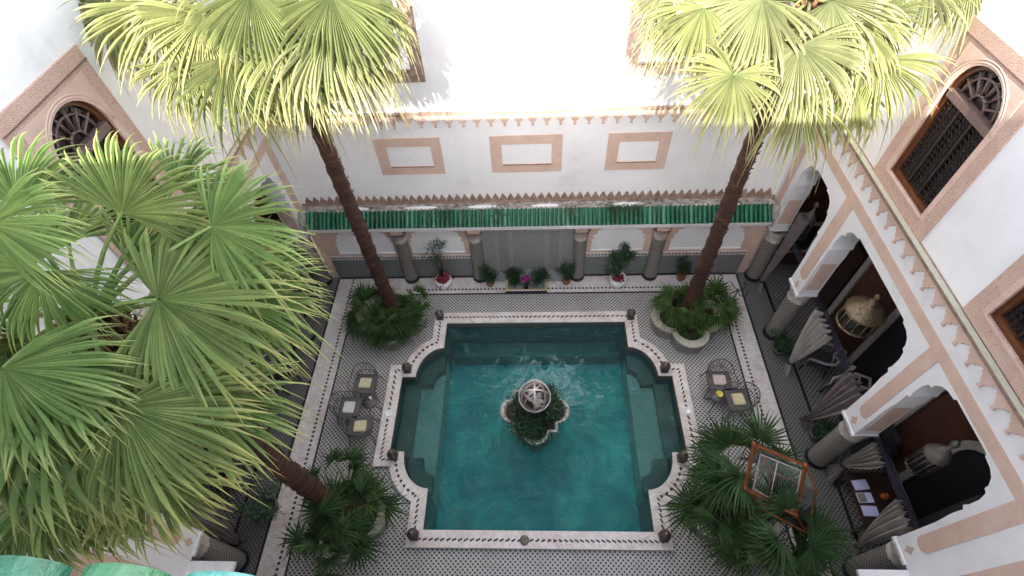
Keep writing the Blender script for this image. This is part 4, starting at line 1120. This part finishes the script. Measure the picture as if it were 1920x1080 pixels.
# ------------------------------------------------------------------ centre fountain planter with armillary globe
fo = thing('fountain_bowl', 'carved eight lobed stone bowl rising from the middle of the pool', 'fountain', (-.03, 5.26, 0))
def lobed(r0, r1, n=96):
    P = []
    for k in range(n):
        a = 2 * math.pi * k / n
        rc = max(r0 + 0 * a, 0)
        # quatrefoil lobes on the axes plus square corners on the diagonals
        best = 0
        for j in range(4):
            cx, cy = r0 * math.cos(j * math.pi / 2), r0 * math.sin(j * math.pi / 2)
            bq = cx * math.cos(a) + cy * math.sin(a); cc = cx * cx + cy * cy - r1 * r1; dd = bq * bq - cc
            if dd > 0: best = max(best, bq + math.sqrt(dd))
        sq = r0 * 1.02 / max(abs(math.cos(a)), abs(math.sin(a)))
        P.append((max(best, sq) * math.cos(a), max(best, sq) * math.sin(a)))
    return P
LP = lobed(.54, .32)
sc = lambda k: [(p[0] * k, p[1] * k) for p in LP]
bwl = MB(); levels = [(.55, -1.49), (.55, -.6), (.78, -.3), (.95, 0), (1.0, .12), (1.0, .17), (.90, .17), (.84, .08)]
vs = []; 
for k, z in levels: vs += [(*p, z) for p in sc(k)]
m = len(LP); bwl.add(vs, [(i * m + k, i * m + (k + 1) % m, (i + 1) * m + (k + 1) % m, (i + 1) * m + k) for i in range(len(levels) - 1) for k in range(m)])
M['bowl'] = m_speckle('carved_stone_bowl', (.12, .11, .09), (.72, .68, .60), 11, .6, 0, 1., 30, .02)
bwl.build('bowl', 'bowl', fo)
MB().prism(sc(.85), 'z', .05, .09).build('soil', 'soil', fo)
MB().lathe([(.12, .08), (.10, .3), (.17, .42), (.20, .5), (0, .5)], n=18).build('pedestal', 'stone', fo)
bush('fountain_plant', 'dark trailing plant spilling round the stone bowl in the pool', 'plant', -.03, 5.26, .09, .78, .17, 12000, 'bush', 61, .0, None, None, .05)
ar = thing('armillary_globe', 'open metal armillary sphere on the stone bowl in the pool', 'sculpture', (-.03, 5.26, .95))
M['trimd'] = m_flat('tarnished_dome', (.20, .17, .15), .5, .3, .4); M['silver'] = m_flat('pale_weathered_metal', (.50, .44, .42), .4, .5, .25)
def hoop(rot, r, wd, th, parent, name='ring', mat='silver'):
    mb = MB(); n = 48; Rm = Matrix.Rotation(rot[0], 3, 'X') @ Matrix.Rotation(rot[1], 3, 'Y') @ Matrix.Rotation(rot[2], 3, 'Z'); vs = []
    for k in range(n):
        a = 2 * math.pi * k / n; c, s = math.cos(a), math.sin(a)
        for rr, h in ((r, -wd), (r + th, -wd), (r + th, wd), (r, wd)): vs.append(Rm @ Vector((rr * c, rr * s, h)))
    fs = [(4 * k + j, 4 * k + (j + 1) % 4, 4 * ((k + 1) % n) + (j + 1) % 4, 4 * ((k + 1) % n) + j) for k in range(n) for j in range(4)]
    mb.add(vs, fs); return mb.build(name, mat, parent)
hoop((R(8), 0, 0), .36, .03, .018, ar); hoop((R(90), 0, R(0)), .35, .022, .016, ar); hoop((R(90), R(0), 0), .33, .0, .0, ar) if False else None
hoop((0, R(90), 0), .35, .022, .016, ar); hoop((R(55), R(25), 0), .34, .03, .016, ar); hoop((R(-40), R(35), 0), .335, .018, .014, ar); hoop((R(30), R(-45), 0), .33, .018, .014, ar)
hoop((R(90), R(45), 0), .345, .016, .012, ar)
MB().lathe([(0, -.46), (.05, -.46), (.03, -.40), (.03, -.33)], n=12).build('stand', 'bronze', ar)
MB().tube([(-.20, -.20, -.25), (.20, .20, .27)], .012, 8).build('axis_rod', 'bronze', ar)
co = MB(); co.lathe([(.0, -.36), (.20, -.30), (.31, -.14), (.32, -.08), (.29, -.08), (.18, -.24), (0, -.28)], n=28); co.build('cradle', 'bronze', ar)
st = MB()
rng = random.Random(4)
for k in range(40):
    a = rng.uniform(0, 6.28); r = rng.uniform(0, .22); s = rng.uniform(.03, .06); st.obox((r * math.cos(a), r * math.sin(a), -.12 + rng.uniform(-.05, .08)), (rng.random() + .1, rng.random(), 0), (-rng.random(), rng.random() + .1, 0), (0, 0, 1), s, s * .7, s * .5)
st.build('stones', 'stone', ar)

# ------------------------------------------------------------------ coping lanterns and fittings
def coping_lantern(label, x, y):
    t = thing('pool_lantern', label, 'lantern', (x, y, .1), 0, 'bronze lanterns standing on the pool coping'); t.scale = (.74, .74, .85)
    b = MB(); b.box(-.13, .13, -.13, .13, .0, .05); b.build('base', 'bronze', t, bevel=.008)
    b = MB()
    for sx in (-1, 1):
        for sy in (-1, 1): b.box(sx * .10 - .012, sx * .10 + .012, sy * .10 - .012, sy * .10 + .012, .05, .25)
    for k in range(-2, 3):
        for s in (-1, 1): b.box(k * .04 - .008, k * .04 + .008, s * .105 - .004, s * .105 + .004, .05, .25); b.box(s * .105 - .004, s * .105 + .004, k * .04 - .008, k * .04 + .008, .05, .25)
    b.build('cage', 'bronze', t)
    MB().box(-.085, .085, -.085, .085, .05, .25).build('glass', 'dark', t)
    MB().lathe([(.0, .25), (.165, .25), (.165, .275), (.13, .30), (.10, .36), (.045, .40), (.0, .41)], n=18).build('cap', 'bronze', t)
    MB().lathe([(0, .40), (.022, .415), (.03, .44), (.012, .465), (0, .48)], n=10).build('finial', 'silver', t)
    return t
L0 = None
for x, y, lb in ((-2.69, 8.10, 'bronze lantern at the far left corner of the pool'), (2.66, 8.06, 'bronze lantern at the far right corner of the pool'),
                 (-3.38, 6.42, 'bronze lantern at the far end of the left pool bay'), (3.32, 6.40, 'bronze lantern at the far end of the right pool bay'),
                 (-3.38, 4.12, 'bronze lantern at the near end of the left pool bay'), (3.34, 4.10, 'bronze lantern at the near end of the right pool bay, half hidden by dark fans'),
                 (-2.66, 2.40, 'bronze lantern at the near left corner of the pool'), (2.66, 2.42, 'bronze lantern at the near right corner of the pool')):
    if not L0: L0 = coping_lantern(lb, x, y)
    else: copy_tree(L0, lb, (x, y, .1))
sk = MB().lathe([(0, 0), (.10, 0), (.10, .02), (.085, .03), (.03, .032), (0, .02)], n=24).build('drain_lid', 'bronze', None, (-.28, 2.34, .101)); tag(sk, 'round dark lid set in the near coping of the pool', 'drain lid')
for x, y, lb in ((-3.70, 5.22, 'round white skimmer lid on the left coping'), (3.70, 5.28, 'round white skimmer lid on the right coping')):
    o = MB().lathe([(0, 0), (.09, 0), (.095, .015), (.075, .02), (.07, .012), (0, .012)], n=24).build('skimmer_lid', 'potw', None, (x, y, .102)); tag(o, lb, 'pool lid', 'round lids on the pool coping')

# ------------------------------------------------------------------ garden chairs and tables
def chair(label, x, y, rz, cush):
    """faces local +y"""
    t = thing('garden_chair', label, 'chair', (x, y, 0.003), R(rz), 'grey metal garden chairs beside the pool')
    s = MB(); P = [(-.27, -.24), (.27, -.24), (.30, .0), (.29, .24), (.22, .29), (-.22, .29), (-.29, .24), (-.30, 0)]
    s.prism(P, 'z', .41, .435); s.build('seat', 'greymetal', t)
    b = MB(); n = 14
    b.tube([(.33 * math.cos(a), -.08 - .27 * math.sin(a) if math.sin(a) > 0 else -.08, .62 + .22 * max(0, math.sin(a))) for a in [math.pi * k / n for k in range(n + 1)]], .017, 6)
    b.tube([(.31 * math.cos(a), -.08 - .24 * math.sin(a), .50 + .05 * math.sin(a)) for a in [math.pi * k / n for k in range(n + 1)]], .011, 6)
    for k in range(2, n - 1):
        a = math.pi * k / n; b.tube([(.28 * math.cos(a), -.08 - .21 * math.sin(a), .43), (.33 * math.cos(a), -.08 - .27 * math.sin(a), .62 + .22 * math.sin(a))], .008, 5)
    b.build('backrest', 'greymetal', t)
    for sx in (-1, 1):
        a = MB(); a.tube([(sx * .33, -.08, .62), (sx * .36, .12, .65), (sx * .34, .26, .60), (sx * .29, .25, .43)], .014, 6); a.build('armrest', 'greymetal', t)
        for sy in (-1, 1):
            l = MB(); l.tube([(sx * .26, sy * .22, .41), (sx * .29, sy * .27, .2), (sx * .31, sy * .31, .0)], .013, 6); l.build('leg', 'greymetal', t)
    c = MB(); c.box(-.15, .15, -.12, .16, .437, .48); c.build('cushion', cush, t, bevel=.02)
    return t
chair('grey garden chair with a yellow cushion, farthest of the three left of the pool', -4.32, 5.90, 178, 'cushion')
chair('grey garden chair with a grey white cushion against the left marble path', -4.62, 5.22, -92, 'cushion3')
chair('grey garden chair with a cream cushion, nearest of the three left of the pool', -4.22, 4.72, 5, 'cushion')
chair('grey garden chair with a blush cushion, farther of the two right of the pool', 4.53, 5.95, 178, 'cushion2')
chair('grey garden chair with a pale green cushion against the right marble path', 4.88, 5.42, 95, 'cushion')
def table(label, x, y, item):
    t = thing('garden_table', label, 'table', (x, y, .003), 0, 'small round garden tables')
    MB().lathe([(0, .52), (.185, .52), (.19, .54), (0, .545)], n=24).build('table_top', 'greymetal', t)
    for k in range(3):
        a = k * 2.09; l = MB(); l.tube([(.05 * math.cos(a), .05 * math.sin(a), .52), (.09 * math.cos(a), .09 * math.sin(a), .25), (.22 * math.cos(a), .22 * math.sin(a), 0)], .011, 6); l.build('leg', 'iron', t)
    return t
table('small dark round table between the three left garden chairs', -4.08, 5.33, 0)
table('small dark round table between the two right garden chairs', 4.36, 5.45, 0)
o = MB().lathe([(0, 0), (.028, 0), (.034, .08), (.030, .08), (.024, .01), (0, .01)], n=14).build('cup', 'potw', None, (-4.06, 5.40, .549)); tag(o, 'small white cup on the left garden table', 'cup')
mb = MB(); mb.lathe([(0, 0), (.05, .0), (.085, .035), (.08, .035), (.05, .012), (0, .012)], n=16)
o = mb.build('bowl', 'yellow', None, (4.40, 5.50, .549)); tag(o, 'small yellow bowl on the right garden table', 'bowl')

# ------------------------------------------------------------------ wrought iron stand
t = thing('iron_stand', 'black wrought iron stand with curled arms on the marble path near the far right corner', 'stand', (5.48, 8.42, .015))
mb = MB(); mb.tube([(0, 0, .12), (0, 0, .85)], .016, 8); mb.build('pole', 'iron', t)
for k in range(4):
    a = .5 + k * 1.57; l = MB(); l.tube([(0, 0, .16), (.18 * math.cos(a), .18 * math.sin(a), .14), (.30 * math.cos(a + .2), .30 * math.sin(a + .2), .0), (.36 * math.cos(a + .35), .36 * math.sin(a + .35), .03)], .015, 6); l.build('leg', 'iron', t)
for k in range(4):
    a = .2 + k * 1.57; l = MB(); l.tube([(0, 0, .82), (.14 * math.cos(a), .14 * math.sin(a), .74), (.27 * math.cos(a + .3), .27 * math.sin(a + .3), .84), (.25 * math.cos(a + .6), .25 * math.sin(a + .6), .96)], .013, 6); l.build('arm', 'iron', t)

# ------------------------------------------------------------------ curtains
def curtain(label, X, yt0, yt1, ztop, ytie, ztie, seed, mat='curtain', bulge=0., xt=None, flare=.16):
    """gathered cloth hung between yt0 and yt1, pinched at (ytie, ztie) and reaching the floor"""
    rng = random.Random(seed); t = thing('curtain', label, 'curtain', (0, 0, 0), 0, 'tied back curtains under the arcades')
    mb = MB(); N = 72; K = 18; vs = []; sg = 1 if X > 0 else -1; xt = X if xt is None else xt
    for i in range(K + 1):
        z = ztop + (0.035 - ztop) * i / K
        if z > ztie:
            u = (ztop - z) / (ztop - ztie); e = u ** 1.35
        else: u = 1; e = 1
        f = max(0, (ztie - z) / max(.05, ztie))
        a = yt0 + (ytie + .05 - yt0) * e; b = yt1 + (ytie - .05 - yt1) * e
        if z < ztie: a = ytie + .05 + flare * f; b = ytie - .05 - flare * f
        xx = X + (xt - X) * e
        for k in range(N + 1):
            s = k / N; y = a + (b - a) * s; amp = (.085 - .05 * e) + (.03 * f)
            x = xx + amp * math.sin(s * math.pi * 2 * 5 + 1.3 * math.sin(s * 7 + seed)) - sg * bulge * math.sin(math.pi * s) * math.sin(math.pi * min(1, u))
            vs.append((x, y, z))
    m = N + 1; mb.add(vs, [(i * m + k, i * m + k + 1, (i + 1) * m + k + 1, (i + 1) * m + k) for i in range(K) for k in range(N)], None, True)
    mb.build('cloth', mat, t)
    MB().lathe([(.05, -.03), (.075, -.03), (.08, 0), (.075, .03), (.05, .03)], (xt, ytie, ztie), 14).build('tieback', 'navy', t)
    return t
CR = [('long pale curtain tied beside the far right corner column', 6.62, 9.25, 8.95, 2.9, 9.1, .35, 1, 'curtain2', 0, 6.45),
      ('narrow dark curtain tied on the far side of the second right column', 6.66, 8.1, 7.85, 2.0, 8.0, .4, 9, 'curtain2', 0, 6.6),
      ('pale pleated curtain fanning out from the foot of the second right column', 6.58, 7.05, 6.15, 2.05, 6.45, .40, 2, 'curtain', .05, 6.42),
      ('brown mauve pleated curtain tied on the far side of the middle right column', 6.62, 5.35, 4.45, 2.25, 4.98, .32, 3, 'curtain2', .05, 6.40),
      ('pale curtain tied low on the near side of the middle right column', 6.62, 3.78, 3.30, 2.0, 3.75, .8, 4, 'curtain', .03, 6.55),
      ('bulging pale curtain beside the near right corner column', 6.62, 2.72, 2.15, 2.0, 2.25, .35, 5, 'curtain', .12, 6.5),
      ('mauve grey curtain beside the near left corner column', -6.62, 2.80, 2.12, 2.0, 2.2, .25, 6, 'curtain2', .12, -6.45),
      ('dark curtain in the far left corner beside the shaded column', -6.62, 9.2, 8.8, 2.2, 9.05, .35, 7, 'curtain2', 0, -6.5)]
for c in CR: curtain(*c)
for sg, segs in ((1, ((7.3, 4.38), (3.9, 2.05), (9.45, 7.8))), (-1, ((3.9, 2.05), (7.3, 4.38)))):
    for k, (a, b) in enumerate(segs):
        o = thing('curtain_rail', {(1, 0): 'navy fringed curtain rail across the wide right arch', (1, 1): 'navy fringed curtain rail across the near right arch', (1, 2): 'navy fringed curtain rail across the far right arch',
                                   (-1, 0): 'navy fringed curtain rail across the near left arch', (-1, 1): 'navy fringed curtain rail across the wide left arch behind the palm'}[(sg, k)], 'curtain rail', (0, 0, 0), 0, 'fringed rails between the columns')
        X = sg * (XW + .50)
        MB().tube([(X, a, 2.08), (X, b, 2.08)], .02, 8).build('rod', 'iron', o)
        mb = MB(); y = a
        pts = [(a, 2.08)]
        n = int((a - b) / .11)
        lo = []
        for j in range(n): 
            y0 = a - (a - b) * j / n; y1 = a - (a - b) * (j + 1) / n; lo += [(y0, 1.93), ((y0 + y1) / 2, 1.87)]
        lo += [(b, 1.93)]
        mb.prism([(a, 2.08), (b, 2.08)] + lo[::-1], 'x', X - .045, X - .035); mb.build('fringe', 'navy', o)

# ------------------------------------------------------------------ hanging gallery lanterns
def hang_lantern(label, x, y, z, r, h, mats, top=4.95, dome=True):
    t = thing('hanging_lantern', label, 'lantern', (x, y, z), 0, 'lanterns hanging in the right gallery')
    n = 14
    MB().lathe([(r * .92, 0), (r, .02), (r, .05), (r * .93, .06)], n=32).build('lower_ring', mats[0], t)
    b = MB()
    for k in range(n):
        a = 2 * math.pi * k / n; b.tube([(r * .95 * math.cos(a), r * .95 * math.sin(a), .05), (r * .95 * math.cos(a), r * .95 * math.sin(a), h)], .014, 5)
    b.build('ribs', mats[0], t)
    MB().lathe([(r * .90, .04), (r * .90, h)], n=32).build('glass', mats[1], t)
    MB().lathe([(r * 1.0, h - .01), (r * 1.02, h + .03), (r * .96, h + .06), (r * .75, h + .16), (r * .42, h + .25), (r * .2, h + .30), (r * .2, h + .38), (0, h + .42)], n=32).build('dome', mats[2], t)
    MB().lathe([(0, h + .40), (.05, h + .44), (.07, h + .5), (.05, h + .56), (0, h + .6)], n=12).build('finial', mats[2], t)
    c = MB(); c.tube([(0, 0, h + .55), (0, 0, top - z)], .008, 5); c.build('chain', 'iron', t)
    MB().lathe([(0, 0), (r * .9, .01)], n=24).build('bottom', mats[0], t)
    return t
hang_lantern('large round brass lantern with glass ribs hanging in the wide right arch', 7.12, 6.42, 2.20, .40, .46, ('brass', 'lampglass', 'brass'))
hang_lantern('slim greenish lantern hanging at the far end of the right gallery', 6.98, 9.4, 1.85, .17, .62, ('bronze', 'lampglass', 'trimd'))
hang_lantern('long grey green glass lantern hanging before the dark near right doorway', 7.02, 3.25, 2.2, .20, .62, ('bronze', 'lampglass', 'trimd'))

# ------------------------------------------------------------------ gallery furniture
def armchair(label, x, y, rz):
    t = thing('armchair', label, 'armchair', (x, y, .03), R(rz), None)
    s = MB(); s.box(-.28, .28, -.27, .27, .30, .42); s.build('seat', 'charcoal', t, bevel=.03)
    b = MB(); b.tube([(-.30, .2, .62), (-.32, -.1, .66), (-.28, -.30, .74), (0, -.36, .98), (.28, -.30, .74), (.32, -.1, .66), (.30, .2, .62)], .035, 8); b.build('backrest', 'trim', t)
    for sx in (-1, 1):
        b = MB(); b.tube([(sx * .30, .2, .62), (sx * .24, .24, .5), (sx * .28, .25, .3)], .028, 8); b.build('armrest', 'trim', t)
        for sy in (-1, 1):
            l = MB(); l.tube([(sx * .25, sy * .24, .32), (sx * .27, sy * .28, 0)], .022, 6); l.build('leg', 'redwood', t)
    b = MB(); b.tube([(-.2, -.3, .45), (0, -.22, .7), (.2, -.3, .85)], .022, 6); b.tube([(.2, -.3, .45), (0, -.22, .7), (-.2, -.3, .85)], .022, 6); b.build('back_splat', 'trim', t)
    return t
armchair('dark armchair with a pale curved frame inside the wide right arch', 7.15, 6.55, 60)
armchair('dark armchair with a pale curved frame deeper in the right gallery by the doorway', 7.40, 5.60, 100)
armchair('brown armchair in the left gallery beside the marble path, showing past the palm leaves', -6.55, 6.4, -80)
armchair('shaded armchair in the left gallery half hidden below the palm leaves', -6.75, 5.55, -100)
so = thing('sofa', 'dark charcoal sofa against the right gallery wall', 'sofa', (7.55, 4.9, .03))
MB().box(-.35, .3, -.75, .75, .12, .40).build('seat', 'charcoal', so, bevel=.04); MB().box(.18, .42, -.75, .75, .40, .82).build('backrest', 'charcoal', so, bevel=.05)
for y in (-1, 1): MB().box(-.35, .4, y * .78 - .08, y * .78 + .08, .12, .58).build('armrest', 'charcoal', so, bevel=.04)
MB().box(-.1, .12, -.5, -.1, .42, .58).build('cushion', 'navy', so, bevel=.04)
tb = thing('low_table', 'dark low table with papers laid on it in the near right arch', 'table', (7.0, 3.12, .03))
MB().box(-.42, .45, -.62, .50, .60, .65).build('table_top', 'redwood', tb, bevel=.01)
for sx in (-.36, .38):
    for sy in (-.55, .42): MB().box(sx - .03, sx + .03, sy - .03, sy + .03, 0, .60).build('leg', 'redwood', tb)
for (x, y, rz, lb) in ((6.80, 3.36, 6, 'blank lavender sheet, farthest of the three on the low table'), (6.79, 3.10, 2, 'white booklet with a printed picture, middle of three on the low table'), (6.79, 2.84, -2, 'lavender sheet partly under the curtain, nearest of three on the low table')):
    o = thing('paper_sheet', lb, 'paper', (x, y, .683), R(rz), 'papers on the low table')
    MB().box(-.155, .155, -.10, .10, 0, .006).build('sheet', 'paper', o)
    if 'booklet' in lb: MB().box(-.14, .02, -.085, .085, .0065, .009).build('picture', 'photo', o)
def candle(label, x, y, z):
    t = thing('candle_holder', label, 'candle holder', (x, y, z))
    MB().lathe([(0, 0), (.06, 0), (.075, .05), (.06, .12), (.052, .12), (.06, .05), (0, .02)], n=16).build('cup', 'orange', t)
    MB().lathe([(0, .02), (.03, .02), (.03, .09), (0, .09)], n=12).build('candle', 'orange', t)
candle('orange glass candle holder on the low table in the near right arch', 7.16, 3.12, .68)
t2 = thing('side_table', 'small dark side table in the near left gallery behind the palm', 'table', (-7.0, 3.45, .03))
MB().lathe([(0, .5), (.28, .5), (.28, .53), (0, .53)], n=20).build('table_top', 'redwood', t2)
for k in range(3):
    a = k * 2.1; l = MB(); l.tube([(.18 * math.cos(a), .18 * math.sin(a), .5), (.22 * math.cos(a), .22 * math.sin(a), 0)], .018, 6); l.build('leg', 'redwood', t2)
candle('orange glass candle holder in the dark near left gallery', -6.92, 3.42, .563)

# ------------------------------------------------------------------ copper lantern
lt = thing('copper_lantern', 'copper framed glass box lantern tilted on a post above the dark near right fans', 'lantern', (0, 0, 0))
A0, B0, C0, D0 = (Vector(v) for v in ((3.85, 3.36, 3.0), (4.75, 3.08, 2.74), (4.56, 2.38, 2.22), (3.68, 2.74, 2.54)))
dv = Vector((.34, -.30, -.42))
fr = MB()
near = [A0, B0, C0, D0]; far = [p + dv * (.95) + (sum(near, Vector()) / 4 - p) * .12 for p in near]
for i in range(4):
    fr.tube([near[i], near[(i + 1) % 4]], .034, 4, True, False)
    fr.tube([far[i], far[(i + 1) % 4]], .022, 4, True, False)
    fr.tube([near[i], far[i]], .024, 4, True, False)
fr.build('frame', 'copper', lt)
inn = [p + (sum(near, Vector()) / 4 - p) * .20 + dv * .12 for p in near]
fi = MB()
for i in range(4): fi.tube([inn[i], inn[(i + 1) % 4]], .014, 4, True, False)
fi.tube([inn[0].lerp(inn[1], .42), inn[3].lerp(inn[2], .42)], .010, 4); fi.build('inner_frame', 'silver', lt)
gl = MB()
for i in range(4):
    j = (i + 1) % 4; gl.add([near[i], near[j], far[j], far[i]], [(0, 1, 2, 3)])
gl.add(inn, [(0, 1, 2, 3)]); gl.build('glass', 'glass', lt)
for p in near: MB().lathe([(0, -.05), (.045, -.03), (.05, 0), (.045, .03), (0, .05)], p, 10).build('corner_knob', 'copper', lt)
pc = sum(far, Vector()) / 4
cd = MB().lathe([(0, 0), (.07, 0), (.07, .2), (0, .2)], pc + Vector((-.05, .05, .02)), 14).build('candle', 'cushion3', lt)
bp = MB(); 
bp.add([p for p in far] , [(0, 1, 2, 3)]); bp.build('back_plate', 'iron', lt)
po = MB(); po.tube([pc, (pc.x - .1, pc.y, 1.2), (4.25, 2.85, .33)], [.03, .03, .035], 8); po.build('post', 'copper', lt)
# join tops: make sure every parent-less mesh above has its tags
